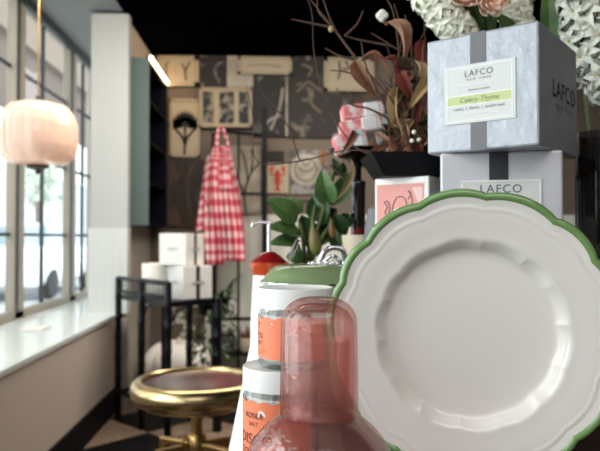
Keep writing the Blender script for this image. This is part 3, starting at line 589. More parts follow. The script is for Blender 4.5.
for r_ in rs[1:]: vs += [ppt(r_, 2 * math.pi * k / NA) for k in range(NA)]
nr = len(rs) - 1
vs += [ppt(r_, 2 * math.pi * k / NA, -.035 if r_ < .98 else -.03) for r_ in (1, .9, .7, .6, .3) for k in range(NA)]
tot = nr + 5
fs = [(i * NA + k, (i + 1) * NA + k, (i + 1) * NA + (k + 1) % NA, i * NA + (k + 1) % NA)[::-1][::-1] for i in range(tot - 1) for k in range(NA)]
vs += [ppt(0, 0), ppt(0, 0, -.035)]; c0 = len(vs) - 2
fs += [(c0, k, (k + 1) % NA) for k in range(NA)] + [(c0 + 1, (tot - 1) * NA + (k + 1) % NA, (tot - 1) * NA + k) for k in range(NA)]
q.add(vs, fs); q.build('dish', M['plate'], pl, ang=60)
q = MB(); band = [(.954, .001), (.959, .007), (.97, .011), (.985, .011), (1.004, .003), (1.012, -.012), (1.004, -.031)]
q.add([ppt(min(r_, 1), 2 * math.pi * k / NA, dz) + (pm.to_3x3() @ Vector((math.cos(2 * math.pi * k / NA), math.sin(2 * math.pi * k / NA), 0))) * PR * max(0, r_ - 1) for r_, dz in band for k in range(NA)], [(i * NA + k, i * NA + (k + 1) % NA, (i + 1) * NA + (k + 1) % NA, (i + 1) * NA + k)[::-1] for i in range(len(band) - 1) for k in range(NA)])
q.build('green_rim', M['green'], pl, ang=80)
es = thing('plate_stand', 'small black stand holding the scalloped plate upright', 'stand', (pcn.x, pcn.y + .04, ZT))
bot = pm @ Vector((0, -PR, -.0))
for sx2 in (-.05, .05):
    b_ = bot + (pm.to_3x3() @ Vector((sx2, 0, 0)))
    MB().tube([b_ + Vector((0, -.035, .022)), b_ + Vector((0, -.034, -.006)), b_ + Vector((0, .03, -.010)), b_ + Vector((0, .055, .12))], .003, 8).build('arm', M['black'], es)
    MB().tube([b_ + Vector((0, .035, -.006)), (b_.x, b_.y + .055, ZT)], .003, 8).build('leg', M['black'], es)
    MB().tube([b_ + Vector((0, -.030, -.006)), (b_.x, b_.y - .03, ZT)], .003, 8).build('leg', M['black'], es)
pA = bot + (pm.to_3x3() @ Vector((-.05, 0, 0))); pB = bot + (pm.to_3x3() @ Vector((.05, 0, 0)))
MB().tube([pA + Vector((0, .045, .05)), pB + Vector((0, .045, .05))], .003, 8).build('crossbar', M['black'], es)

# ---------------------------------------------------------------- pink carafe and its tumbler
cx, cy_ = P(319, 400, .50).x, .50; zc = .911; rc = .0608
ca = thing('carafe', 'pink bubbled glass carafe with round body in front of plate', 'carafe', (cx, cy_, ZT))
outer = [(0, ZT)] + [(rc * math.sin(t), zc - rc * math.cos(t)) for t in [R(a) for a in range(24, 158, 4)]]
outer += [(.0236, zc + .0575), (.0232, zc + .064), (.0234, 1.0), (.0240, 1.0225)]
inner = [(.0222, 1.0225), (.0214, 1.0), (.0212, zc + .064), (.0218, zc + .056)] + [((rc - .0024) * math.sin(t), zc - (rc - .0024) * math.cos(t)) for t in [R(a) for a in range(156, 24, -4)]] + [(0, ZT + .005)]
MB().lathe((cx, cy_, 0), outer + inner, 96).build('bottle', M['pink_pale_glass'], ca, ang=70)
tu = thing('tumbler', 'pink bubbled glass tumbler upturned over the neck of carafe', 'tumbler', (cx, cy_, .9655))
zt_ = 1.0546; zb_ = .9655
to = [(0, zt_), (.006, zt_)] + [(.0070 + .0222 * math.sin(R(a)), zt_ - .0185 + .0185 * math.cos(R(a))) for a in range(10, 91, 10)] + [(.0298, 1.0), (.0302, zb_ + .001), (.0296, zb_)]
ti = [(.0284, zb_), (.0282, zb_ + .002), (.0278, 1.0)] + [(.0060 + .0210 * math.sin(R(a)), zt_ - .0225 + .0175 * math.cos(R(a))) for a in range(90, -1, -10)] + [(0, zt_ - .005)]
MB().lathe((cx, cy_, 0), to + ti, 96).build('cup', M['pink_glass'], tu, ang=70)

# ---------------------------------------------------------------- bath salt jars
def jar(label, px, zb, h_, r_, yj, seed, name='salt_jar'):
    c_ = P(px, 350, yj); c_ = (c_.x, yj); r = thing(name, label, 'jar', (c_[0], c_[1], zb), 'orange labelled salt jars')
    lid = .021 if h_ > .1 else .019; zt2 = zb + h_
    MB().lathe((c_[0], c_[1], zb), [(0, 0), (r_ * .9, 0), (r_ * .97, .003), (r_ * .985, .008), (r_ * .985, h_ - lid - .008), (r_ * .93, h_ - lid - .002), (r_ * .93, h_ - lid + .002), (r_ * .89, h_ - lid + .002), (r_ * .89, h_ - lid - .003), (r_ * .945, h_ - lid - .01), (r_ * .945, .008), (r_ * .85, .004), (0, .004)], 64).build('glass', M['jar_glass'], r)
    MB().lathe((c_[0], c_[1], zb), [(0, .0045), (r_ * .84, .0045), (r_ * .935, .0085), (r_ * .935, h_ - lid - .012), (r_ * .88, h_ - lid - .007), (0, h_ - lid - .006)], 48).build('salt', M['salt'], r)
    n = 80; pr = [(r_ * .93, zt2 - lid), (r_, zt2 - lid), (r_ * 1.0, zt2 - .003), (r_ * .985, zt2), (r_ * .95, zt2 - .001), (0, zt2 - .0012)]
    MB().lathe((c_[0], c_[1], 0), [(0, zt2 - lid + .003), (r_ * .92, zt2 - lid + .003)] + pr, n).build('lid', M['lidwhite'], r)
    z0 = zb + h_ * .13; z1 = zt2 - lid - .009; rl = r_ * .985 + .0005
    a0, a1 = R(168), R(318)
    q = MB().grid(lambda u, v: Vector((c_[0] + rl * math.cos(a0 + (a1 - a0) * u), c_[1] + rl * math.sin(a0 + (a1 - a0) * u), z0 + (z1 - z0) * v + (.0012 * math.sin(u * 40) if v > .99 else 0))), 60, 4); lb = q.build('label', M['orange'], r)
    rt = rl + .0004; t = MB(); am = R(225) if h_ > .1 else R(194); zz = z1 - z0
    text_round(t, 'ROSIER', zz * .095, c_, rt, am, z0 + zz * .83); text_round(t, 'SALT', zz * .075, c_, rt, am, z0 + zz * .73)
    text_round(t, 'DISCO', zz * .19, c_, rt, am, z0 + zz * .54); text_round(t, 'TO SALT', zz * .14, c_, rt, am, z0 + zz * .37)
    text_round(t, 'bath soak with sea salt', zz * .05, c_, rt, am + .25, z0 + zz * .2); text_round(t, 'and dried flowers', zz * .05, c_, rt, am + .2, z0 + zz * .12)
    t.build('lettering', M['ink'], r, smooth=False)
    rnd = random.Random(seed); g = MB()
    def dab(a, z, s_, ang):
        pts = []
        for k in range(10):
            th = k * .6283; ex = s_ * math.cos(th); ey = s_ * .38 * math.sin(th); X = ex * math.cos(ang) - ey * math.sin(ang); Z = ex * math.sin(ang) + ey * math.cos(ang); pts.append(Vector((c_[0] + rt * math.cos(a + X / rt), c_[1] + rt * math.sin(a + X / rt), z + Z)))
        g.add(pts, [tuple(range(10))])
    for k in range(7): dab(R(225 + rnd.random() * 70) if h_ < .1 else R(235 + rnd.random() * 60), z0 + zz * (.45 + .5 * rnd.random()), zz * .045, rnd.random() * 3)
    for aa, zf in ((R(262), .62), (R(258), .22)):
        for k in range(6): dab(aa + .10 * math.cos(k * 1.047), z0 + zz * zf + .0035 * math.sin(k * 1.047), zz * .07, k * 1.047)
    g.build('petal_motif', M['white_ink'], r, smooth=False)
    return r
jar('lower tall bath salt jar with orange label beside the carafe', 281, ZT, .124, .038, .65, 1)
jar('small bath salt jar with orange label stacked on another jar', 295.5, ZT + .124, .077, .0375, .65, 2)

# ---------------------------------------------------------------- white cone vessel, pot, pump bottle, cream vase
kx = P(287, 400, .77)
kv = thing('cone_vase', 'white tapered ceramic vase behind the salt jars', 'vase', (kx.x, .77, ZT))
hv = P(287, 304, .77).z - ZT
MB().lathe((kx.x, .77, ZT), [(0, 0), (.066, 0), (.0685, .002), (.0345, hv - .004), (.033, hv), (.030, hv - .002), (.06, .01), (0, .008)], 64).build('body', M['white'], kv)
px_ = P(315, 280, .93); pz0 = P(315, 283, .93).z
pt = thing('lidded_pot', 'cream pot with sage green lid and silver handle behind jars', 'pot', (px_.x, .93, ZT))
hp = pz0 - ZT; o = (px_.x, .93, ZT)
MB().lathe(o, [(0, 0), (.068, 0), (.073, .006), (.074, hp - .006), (.0755, hp - .003), (.0735, hp), (.069, hp - .001), (.068, .01), (0, .008)], 72).build('body', M['cream'], pt)
ld = MB().lathe(o, [(.070, hp), (.077, hp + .001), (.0775, hp + .004), (.074, hp + .006), (.070, hp + .013), (.063, hp + .021), (.054, hp + .0255), (.03, hp + .028), (0, hp + .029)], 72).build('lid', M['sage'], pt)
MB().lathe(o, [(.0772, hp + .0012), (.0785, hp + .0015), (.0785, hp + .0032), (.0772, hp + .0035)], 72).build('seal', M['chrome'], pt)
hc = P(327, 256, .93); zl = ZT + hp + .027
q = MB().tube(smooth_path([(hc.x - .024, .925, zl), (hc.x - .012, .92, zl + .004), (hc.x - .004, .92, zl + .018), (hc.x + .008, .92, zl + .024), (hc.x + .022, .925, zl + .02), (hc.x + .026, .93, zl + .006), (hc.x + .026, .93, zl)], 8), .0042, 10)
q.tube(smooth_path([(hc.x - .006, .915, zl + .004), (hc.x + .004, .912, zl + .012), (hc.x + .014, .912, zl + .008), (hc.x + .018, .915, zl)], 6), .0028, 8)
for k in range(9): q.ball((hc.x - .026 + k * .0048, .912 - .002 * (k % 2), zl + .001 + .0015 * (k % 2)), .0032, 1, 8)
q.build('handle', M['chrome'], pt)
a_, b_ = P(289.5, 261, .90), P(297.5, 240, .90)
MB().tube([a_, (a_ + b_) / 2, b_, b_ + Vector((.004, 0, -.002))], [.0035, .0045, .0035, .002], 8, flat=.6).build('lever', M['chrome'], pt)
sx0 = P(269, 262, 1.06); o = (sx0.x, 1.06, ZT)
sb = thing('pump_bottle', 'white pump bottle with red orange collar and chrome spout', 'bottle', o)
zc_ = P(269, 274, 1.06).z - ZT
MB().lathe(o, [(0, 0), (.029, 0), (.031, .004), (.03, zc_ * .6), (.0262, zc_ - .01), (.0256, zc_), (0, zc_)], 48).build('body', M['white'], sb)
MB().lathe(o, [(.0254, zc_ - .002), (.028, zc_ + .005), (.0325, zc_ + .016), (.033, zc_ + .019), (.030, zc_ + .018), (.02, zc_ + .012), (0, zc_ + .010)], 48).build('collar', M['redorange'], sb)
MB().lathe(o, [(.031, zc_ + .0165), (.027, zc_ + .022), (.018, zc_ + .030), (.009, zc_ + .036), (.0, zc_ + .037)], 48).build('cap', M['red'], sb)
zn = P(269, 223, 1.06).z
q = MB().tube([(o[0], 1.06, ZT + zc_ + .034), (o[0], 1.06, zn)], .0032, 12); q.tube(smooth_path([(o[0] + .004, 1.06, zn), (o[0] - .012, 1.06, zn + .001), (o[0] - .024, 1.06, zn - .001), (o[0] - .027, 1.06, zn - .006)], 4), .0032, 12); q.build('pump', M['chrome'], sb)
vx = P(363, 240, 1.125); o = (vx.x, 1.125, ZT); hz = P(363, 235, 1.125).z - ZT
cvs = thing('cream_vase', 'plain tan ceramic vase behind the plate and green lidded pot', 'vase', o)
MB().lathe(o, [(0, 0), (.026, 0), (.03, .01), (.031, .16), (.034, hz - .03), (.037, hz - .003), (.036, hz), (.034, hz - .002), (.03, hz - .03), (0, hz - .04)], 48).build('body', M['tan'], cvs)
wx = P(358, 200, 1.24); o = (wx.x, 1.24, ZT); hb = P(358, 181, 1.24).z - ZT; hr = P(358, 233, 1.24).z - ZT
wb = thing('wine_bottle', 'black bottle with red ring on neck behind the tan vase', 'bottle', o)
MB().lathe(o, [(0, 0), (.034, 0), (.036, .006), (.036, hr - .07), (.03, hr - .045), (.016, hr - .015), (.0138, hr), (.0138, hb - .01), (0, hb - .01)], 40).build('body', M['bottle'], wb)
MB().lathe(o, [(.0142, hr - .002), (.0145, hr), (.0145, hr + .008), (.0142, hr + .009)], 32).build('ring', M['red'], wb)
MB().lathe(o, [(.0140, hr + .009), (.0144, hb - .012), (.015, hb - .01), (.015, hb - .002), (.0135, hb), (0, hb)], 32).build('foil', M['bottle'], wb)
gx = P(379, 222, 1.02); gz = P(379, 205, 1.02).z
tag(MB().lathe((gx.x, 1.025, ZR), [(0, 0), (.012, 0), (.018, .012), (.0225, .035), (.022, .055), (.016, gz - ZR - .006), (.008, gz - ZR), (0, gz - ZR)], 40).build('bud_vase', M['grey_stone'], base=(gx.x, 1.025, ZR)), 'small rounded grey vase tucked behind the pink box', 'vase')

# ---------------------------------------------------------------- pink box, black tray
nr_ = P(429, 190, .90); hpk = P(429, 175.5, .90).z - ZR
r, fr, sd, m = giftbox('pink_box', 'white box with pink line drawing label left of silver boxes', (nr_.x, .90), ZR, .088, .062, hpk, 40, None, (M['card'],))
W2, H2 = .088, hpk
MB().box(None, (W2 * .86, H2 * .86, .0008), m=fr @ Matrix.Translation((-.002, -.001, .0004))).build('label', M['pink_label'], r, smooth=False)
MB().poly([(.024, -.04), (.034, -.04), (.034, .047), (.018, .047), (.03, .02)], fr, .001).build('label_highlight', M['pink_pale'], r, smooth=False)
def line(pts, rad=.0007): return smooth_path([fr @ Vector((p[0], p[1], .0012)) for p in pts], 5), rad
q = MB()
for pts in ([(-.014, .012), (-.012, .024), (-.006, .033), (.002, .034), (.008, .028), (.011, .016), (.016, .006), (.013, .0), (.008, .003)],
            [(-.014, .012), (-.020, .006), (-.026, .012), (-.022, .02), (-.027, .026), (-.021, .028), (-.018, .018), (-.022, .004), (-.026, -.004), (-.021, -.012), (-.024, -.02)],
            [(.012, .03), (.016, .038), (.012, .042), (.017, .034), (.018, .024), (.013, .018)],
            [(-.010, .006), (-.005, .010), (0, .005), (.005, .010), (.009, .005)], [(-.012, -.004), (-.008, -.012), (-.01, -.02)], [(-.004, -.004), (-.001, -.012), (-.003, -.02)], [(.004, -.003), (.009, -.01), (.006, -.02)], [(.013, 0), (.019, -.006), (.016, -.016)]):
    p_, rd = line(pts); q.tube(p_, rd, 5)
q.build('line_drawing', M['grey_ink'], r)
zt3 = ZR + hpk; tx0 = P(366, 158, .95).x
ty = thing('tray', 'black tray of dried flowers resting on the pink box', 'tray', ((tx0 + .30) / 2, .957, zt3))
cxm = (tx0 + .30) / 2; q = MB(); htr = .034; sw, sd2 = (.30 - tx0), .11
o8 = []
for (w_, d_, z) in ((sw * .74, sd2 * .8, 0), (sw, sd2, htr), (sw - .006, sd2 - .006, htr), (sw * .74 - .004, sd2 * .8 - .004, .004)): o8.append([(cxm - w_ / 2, .957 - d_ / 2, zt3 + z), (cxm + w_ / 2, .957 - d_ / 2, zt3 + z), (cxm + w_ / 2, .957 + d_ / 2, zt3 + z), (cxm - w_ / 2, .957 + d_ / 2, zt3 + z)])
loft(q, o8); q.build('tray', M['black'], ty, smooth=False)

# ---------------------------------------------------------------- two silver boxes
up_near = P(539, 80, .674); zl0 = 1.0985 + .1
r, fr, sd, m = giftbox('candle_box', 'lower silver box with charcoal ribbon partly hidden behind the plate', P(563, 150, .71), ZR, .134, .13, 1.1985 - ZR, 15.2, 'silver candle boxes', (M['silver_plain'],))
# (front runs left and away, so its near corner is the right one)
MB().box(None, (.021, .1349, .0012), m=fr @ Matrix.Translation((-.002, 0, 0))).build('ribbon', M['ribbon_dark'], r, smooth=False)
lab = MB().box(None, (.088, .062, .001), m=fr @ Matrix.Translation((0, .004, .0008))).build('label', M['label'], r, smooth=False)
q = MB()
for (c_, d_) in (((0, .034), (.086, .0012)), ((0, -.026), (.086, .0012)), ((-.0425, .004), (.0012, .06)), ((.0425, .004), (.0012, .06))): q.box(None, (d_[0], d_[1], .0004), m=fr @ Matrix.Translation((c_[0], c_[1], .0015)))
q.build('label_border', M['label_edge'], r, smooth=False)
q = text_flat(MB(), 'LAFCO', .0135, fr, (0, .0245), .0016, spacing=1.15); text_flat(q, 'NEW YORK', .005, fr, (0, .015), .0016, spacing=1.6); q.build('lettering', M['grey_ink'], r, smooth=False)
r, fr, sd, m = giftbox('candle_box', 'upper silver foil box with green striped label and grey ribbon', up_near, 1.1985, .130, .150, .1335, 40, 'silver candle boxes', (M['silver'],))
HB = .1335
MB().box(None, (.0185, HB, .0014), m=fr @ Matrix.Translation((-.002, 0, -.0002))).build('ribbon', M['ribbon'], r, smooth=False)
LW, LH = .083, .0665; l0 = (-.001, -.002)
MB().box(None, (LW, LH, .0012), m=fr @ Matrix.Translation((l0[0], l0[1], .0006))).build('label', M['label'], r, smooth=False)
q = MB()
for s_ in (.97, 1.0):
    pass
bw = LW * .455; bh = LH * .455
for (c_, d_) in (((0, bh), (2 * bw, .0009)), ((0, -bh), (2 * bw, .0009)), ((-bw, 0), (.0009, 2 * bh)), ((bw, 0), (.0009, 2 * bh)), ((0, -.0015), (2 * bw, .0008)), ((0, -.0125), (2 * bw, .0008))): q.box(None, (d_[0], d_[1], .0004), m=fr @ Matrix.Translation((c_[0] + l0[0], c_[1] + l0[1], .0013)))
q.build('label_border', M['label_edge'], r, smooth=False)
MB().box(None, (2 * bw, .0108, .0004), m=fr @ Matrix.Translation((l0[0], l0[1] - .007, .0012))).build('green_stripe', M['lime'], r, smooth=False)
q = text_flat(MB(), 'LAFCO', .0100, fr, (l0[0], .0205), .0016, spacing=1.12); text_flat(q, 'NEW YORK', .0038, fr, (l0[0], .0138), .0016, spacing=1.7); text_flat(q, 'DINING ROOM', .0032, fr, (l0[0], .0018), .0016, spacing=1.2); text_flat(q, 'celery  |  thyme  |  purple basil', .0045, fr, (l0[0], -.0185), .0016, spacing=1.05); q.build('lettering', M['grey_ink'], r, smooth=False)
q = text_flat(MB(), 'FRAGRANCE CANDLE', .0034, fr, (l0[0], .0062), .0016, spacing=1.25); text_flat(q, 'natural essential oil based fragrance', .0033, fr, (l0[0], -.0255), .0016); q.build('lettering_white', M['white_ink'], r, smooth=False)
text_flat(MB(), 'Celery Thyme', .0080, fr, (l0[0], -.0092), .0016, shear=.35).build('lettering_script', M['leaf'], r, smooth=False)
q = text_flat(MB(), 'LAFCO', .028, sd, (.018, .003), .0008, spacing=1.1); text_flat(q, 'NEW YORK', .0085, sd, (.018, -.016), .0008, spacing=1.8); q.build('lettering', M['ribbon_dark'], r, smooth=False)

# ---------------------------------------------------------------- leafy arrangement left of centre
yl = 1.2; pv = P(306, 250, yl); o = (pv.x, 1.24, ZT)
gv = thing('leafy_plant', 'glossy green leafy plant with seed pods behind the lidded pot', 'plant', o)
MB().lathe(o, [(0, 0), (.04, 0), (.045, .01), (.042, .12), (.028, .17), (.03, .185), (.026, .184), (.02, .16), (0, .15)], 40).build('vase', M['grey_stone'], gv)
q = MB(); root = Vector((o[0], o[1], ZT + .17))
for tip in ((327, 200), (300, 222), (315, 205), (336, 165), (334, 220), (292, 238)): q.tube(smooth_path([root, P((tip[0] + 307) / 2, (tip[1] + 262) / 2, yl), P(tip[0], tip[1], yl)], 5), [.004] * 10 + [.0025], 6)
q.build('stem', M['stem'], gv)
q = MB()
for b0, b1, w_, dy, nn in (((297, 222), (268, 199), 21, -.03, (-.2, -1, .5)), ((302, 214), (286, 197), 12, 0, (.4, -1, .2)), ((330, 206), (321, 170), 19, -.02, (-.3, -1, .3)), ((332, 206), (350, 172), 17, 0, (.4, -1, .5)), ((300, 236), (268, 225), 17, -.04, (0, -1, .7)), ((298, 244), (270, 242), 14, -.04, (0, -1, .6))): q.leaf(P(b0[0], b0[1], yl), P(b1[0], b1[1], yl + dy), w_ * yl / 650 * 1.15, nn, curl=.12)
q.build('bright_leaves', M['leaf'], gv)
q = MB()
for b0, b1, w_, dy, nn in (((326, 222), (311, 195), 22, .02, (-.3, -1, .1)), ((310, 250), (303, 212), 20, .03, (.3, -1, .1)), ((334, 214), (346, 240), 15, 0, (.5, -1, .1)), ((336, 176), (334, 157), 10, 0, (.6, -1, .2)), ((337, 176), (346, 162), 9, .02, (.6, -.8, .2)), ((296, 218), (283, 190), 8, .02, (.8, -.5, .2)), ((322, 246), (332, 214), 15, .03, (0, -1, .2)), ((292, 246), (285, 222), 15, .03, (.3, -1, .1)), ((338, 232), (352, 212), 14, .04, (0, -1, .2)), ((318, 226), (338, 206), 14, .03, (0, -1, .5)), ((304, 258), (286, 256), 15, .0, (0, -1, .4)), ((340, 250), (330, 226), 14, .0, (0, -1, .2))): q.leaf(P(b0[0], b0[1], yl), P(b1[0], b1[1], yl + dy), w_ * yl / 650 * 1.15, nn, curl=.15)
q.build('dark_leaves', M['leaf_dark'], gv)
for (a_, b_, r_) in (((313, 226), (317, 256), .0115), ((331, 222), (333, 238), .006)):
    p0 = P(a_[0], a_[1], yl - .05); p1 = P(b_[0], b_[1], yl - .05); t = p1 - p0
    MB().tube([p0 - t * .3, p0 - t * .1, p0, p0 + t * .25, p0 + t * .5, p0 + t * .75, p0 + t * .92, p1], [.0008, .0014, .003, r_ * .75, r_, r_ * .95, r_ * .6, r_ * .1], 14).build('seed_pod', M['pod'], gv)

# ---------------------------------------------------------------- dish of rolled fabric on a black pedestal
yd = 1.33; dx = P(357, 158, yd); zd = P(350, 158, yd).z
ds = thing('pedestal_dish', 'black pedestal dish holding the pink and teal fabric bundles', 'dish', (dx.x, yd, ZT))
MB().lathe((dx.x, yd, ZT), [(0, 0), (.044, 0), (.045, .008), (.012, .02), (.009, .05), (.009, zd - ZT - .02), (.02, zd - ZT - .004), (.035, zd - ZT), (.055, zd - ZT + .014), (.057, zd - ZT + .018), (.053, zd - ZT + .017), (.03, zd - ZT + .004), (0, zd - ZT + .003)], 48).build('stand', M['blackwood'], ds)
def bundle(label, px, py, wpx, hpx, rot, m1, m2, y, dep=.05):
    c_ = P(px, py, y); w_ = wpx * y / 650; h_ = hpx * y / 650; T = Matrix.Translation(c_) @ Matrix.Rotation(R(rot), 4, 'Y')
    r = thing('fabric_bundle', label, 'fabric', c_ - Vector((0, 0, h_ / 2)), 'rolled fabric bundles on the black dish')
    MB().box(None, (w_, dep, h_), m=T).build('roll', m1, r, bevel=h_ * .16)
    MB().box(None, (w_ * .42, dep + .003, h_ * 1.02), m=T @ Matrix.Translation((w_ * .2, 0, 0))).build('wrap', m2, r, bevel=h_ * .16)
bundle('lowest pink and teal fabric bundle at left front of the dish', 350, 143, 34, 20, -13, M['sock_pink'], M['sock_teal'], 1.31)
bundle('middle striped fabric bundle leaning in the pedestal dish', 360, 127, 42, 15, -10, M['sock_pink'], M['sock_white'], 1.335)
bundle('topmost pale pink fabric bundle of the stack', 362, 112, 42, 14, -7, M['sock_pink'], M['sock_teal'], 1.34)
bundle('teal patterned fabric bundle at right end of the stack', 384, 130, 17, 28, -13, M['sock_white'], M['sock_teal'], 1.345)

# ---------------------------------------------------------------- dried branches, leaves and moss in the tray
yb = .95; zb2 = zt3 + .02
def branch(label, paths, leaves=(), y0=.95, rad=.0018):
    base = Vector((.2, .957, zb2)); r = thing('dried_branch', label, 'branch', base, 'dried branches in the black tray')
    q = MB()
    for pth in paths:
        pts = smooth_path([P(a[0], a[1], a[2] if len(a) > 2 else y0) for a in pth], 5); n = len(pts); q.tube(pts, [rad * (1.15 - .75 * k / n) for k in range(n)], 6)
    q.build('twig', M['twig'], r)
    if 'dense' in label:
        rd = random.Random(11)
        for k in range(34):
            bx, by = 388 + rd.random() * 40, 62 + rd.random() * 86; a_ = rd.random() * 6.28; L_ = 8 + rd.random() * 13; dy_ = rd.uniform(-.03, .05)
            leaves = list(leaves) + [((bx, by), (bx + L_ * math.cos(a_), by + L_ * math.sin(a_)), 6 + rd.random() * 8, ('dry', 'moss', 'dryred', 'moss', 'drytan', 'twig')[k % 6], (rd.uniform(-1, 1), -1, rd.uniform(-.6, 1)))]
    for b0, b1, w_, m_, nn in leaves:
        MB().leaf(P(b0[0], b0[1], y0 - .01), P(b1[0], b1[1], y0 - .02), w_ * .72 * y0 / 650, nn, curl=.38, fold=.8, nu=6, nv=10).build('dried_leaf', M[m_], r)
    return r
branch('long bare twig leaning up left across the black ceiling', [[(410, 152), (398.7, 110), (357, 60), (330, 24), (306, -6)], [(357, 60), (334, 27), (322, -4)], [(330, 27), (310, 23), (291, 19)], [(357, 60), (340, 56), (325, 48)], [(330, 24), (318, 10), (318, -5)]], [((355, 60), (374, 96), 20, 'dry', (-.6, -1, .2)), ((360, 62), (394, 66), 14, 'dry', (0, -.6, 1))])
branch('thin wavy twig hanging left of the fabric bundles', [[(400, 156, 1.0), (360, 150, 1.03), (334, 119, 1.05), (323, 94, 1.05), (314, 53, 1.05), (312, 14, 1.05), (305, -8, 1.05)], [(400, 156, 1.0), (350, 150, 1.05), (300, 161, 1.08), (257, 161, 1.08), (253, 118, 1.08), (246, 86, 1.08)], [(300, 161, 1.08), (285, 121, 1.08), (258, 88, 1.08)], [(330, 165, 1.05), (352, 190, 1.05), (356, 215, 1.05)]], [((353, 130), (345, 152), 12, 'dry', (.3, -1, .1)), ((350, 158), (340, 205), 8, 'drytan', (.5, -1, 0))], y0=1.02, rad=.0013)
branch('upright brown twigs with a big curled leaf beside the silver box', [[(412, 152), (404, 100), (395, 16 + 4), (384, -6)], [(404, 100), (408, 60), (392, 46), (371, 33)], [(412, 120), (425, 70), (424, 15)], [(404, 90), (412, 50), (405, 15)], [(345, 36), (357, 24), (363, 11)], [(392, 46), (360, 40), (345, 36)], [(408, 150), (384, 104), (366, 66), (361, 40)], [(404, 120), (377, 92), (352, 74), (330, 70)], [(410, 140), (398, 70), (402, 34), (394, 4)], [(418, 110), (414, 60), (430, 20)], [(408, 130), (372, 110), (350, 104), (336, 88)]], [((386, 22), (412, 58), 20, 'dry', (.5, -1, .4)), ((400, 72), (412, 100), 18, 'dryred', (-.5, -1, .2)), ((424, 40), (420, 72), 14, 'dryred', (-.6, -1, .1)), ((414, 60), (422, 92), 13, 'drytan', (.5, -1, .1)), ((432, 80), (409, 106), 16, 'drytan', (.2, -1, .6))], y0=.96)
branch('dense tangle of short brown twigs above the black tray', [[(390 + k * 4, 156), (392 + k * 4 + 6 * math.sin(k * 2.3), 130), (388 + k * 5 + 9 * math.sin(k * 1.7), 84 + 14 * math.cos(k * 3))] for k in range(9)] + [[(388 + k * 3.2, 156 - k % 3), (394 + k * 2.6 + 9 * math.sin(k * 4.1), 118 + 6 * math.cos(k * 2)), (386 + k * 3.4 + 12 * math.sin(k * 2.9), 66 + 22 * math.cos(k * 1.3))] for k in range(14)] + [[(405, 120), (390 + 3 * k, 96 + 5 * math.sin(k * 3)), (372 + 6 * k, 84 + 12 * math.cos(k * 2.2))] for k in range(9)], [((398, 84), (395, 140), 15, 'drytan', (-.6, -1, 0)), ((394, 118), (405, 158), 13, 'drytan', (.4, -1, .4)), ((418, 118), (428, 88), 12, 'dry', (.4, -1, 0)), ((410, 100), (418, 128), 12, 'dryred', (.4, -1, 0)), ((386, 150), (378, 130), 10, 'dry', (.3, -1, .2)), ((372, 158), (388, 142), 10, 'dry', (.1, -1, .6)), ((420, 70), (428, 52), 12, 'dry', (-.4, -1, .2))], y0=.975)
q = MB(); mc = P(410, 138, .985); rnd = random.Random(3)
for k in range(320):
    d_ = Vector((rnd.gauss(0, 1), rnd.gauss(0, 1), rnd.gauss(0, 1))).normalized(); d_.x *= .036; d_.y *= .026; d_.z *= .030; p = mc + d_ * rnd.uniform(.6, 1); p.z = max(p.z, zt3 + .01); q.leaf(p, p + d_ * .35 + Vector((rnd.uniform(-.006, .006), rnd.uniform(-.006, .006), rnd.uniform(-.006, .006))), .007, (rnd.uniform(-1, 1), -1, rnd.uniform(-1, 1)), nu=2, nv=3)
q.ball(mc, .028, .9, 10)
mo = q.build('dried_moss', M['moss'], base=(mc.x, mc.y, zt3 + .01)); tag(mo, 'clump of dark dried moss heaped in the black tray', 'moss')
for i, (px, py) in enumerate(((392, 152), (408, 153))):
    c_ = P(px, py, .93); cn = thing('pine_cone', ('small brown pine cone at left edge of the black tray', 'small brown pine cone in middle of the black tray')[i], 'pine cone', c_ - Vector((0, 0, .01)))
    q = MB().ball(c_, .009, 1.1, 8)
    for k in range(40):
        t = k / 40; a = k * 2.4; rr_ = .0105 * math.sin(math.pi * (t * .85 + .1)); b_ = c_ + Vector((rr_ * .7 * math.cos(a), rr_ * .7 * math.sin(a), .012 - .024 * t)); q.leaf(b_, b_ + Vector((.006 * math.cos(a), .006 * math.sin(a), .003)), .006, (0, 0, 1), nu=2, nv=3)
    q.build('scales', M['dry'], cn)
for i, (px, py) in enumerate(((414, 132), (419, 140), (412, 141))):
    tag(MB().ball(P(px, py, .93), .0034, 1, 8).build('berry', M['petal'], base=P(px, py, .93)), ('small white berry highest of three on the moss', 'small white berry right of the three on moss', 'small white berry left of the three on moss')[i], 'berry', 'white berries on the moss')
cb_ = P(382, 16, .955); ct = thing('cotton_boll', 'round white cotton boll at tip of the brown twig', 'flower', cb_)
q = MB()
for k in range(4): a = k * 1.57; q.ball(cb_ + Vector((.0035 * math.cos(a), -.001, .0035 * math.sin(a))), .006, 1, 10)
q.build('tuft', M['petal'], ct)
MB().leaf(cb_ + Vector((0, .003, -.006)), cb_ + Vector((.008, 0, -.014)), .006).build('calyx', M['dry'], ct)
tag(MB().ball(P(331, 29, .945), .0042, 1.2, 8).build('twig_bud', M['drytan'], base=P(331, 29, .945)), 'small pale bud on the long bare twig', 'bud')

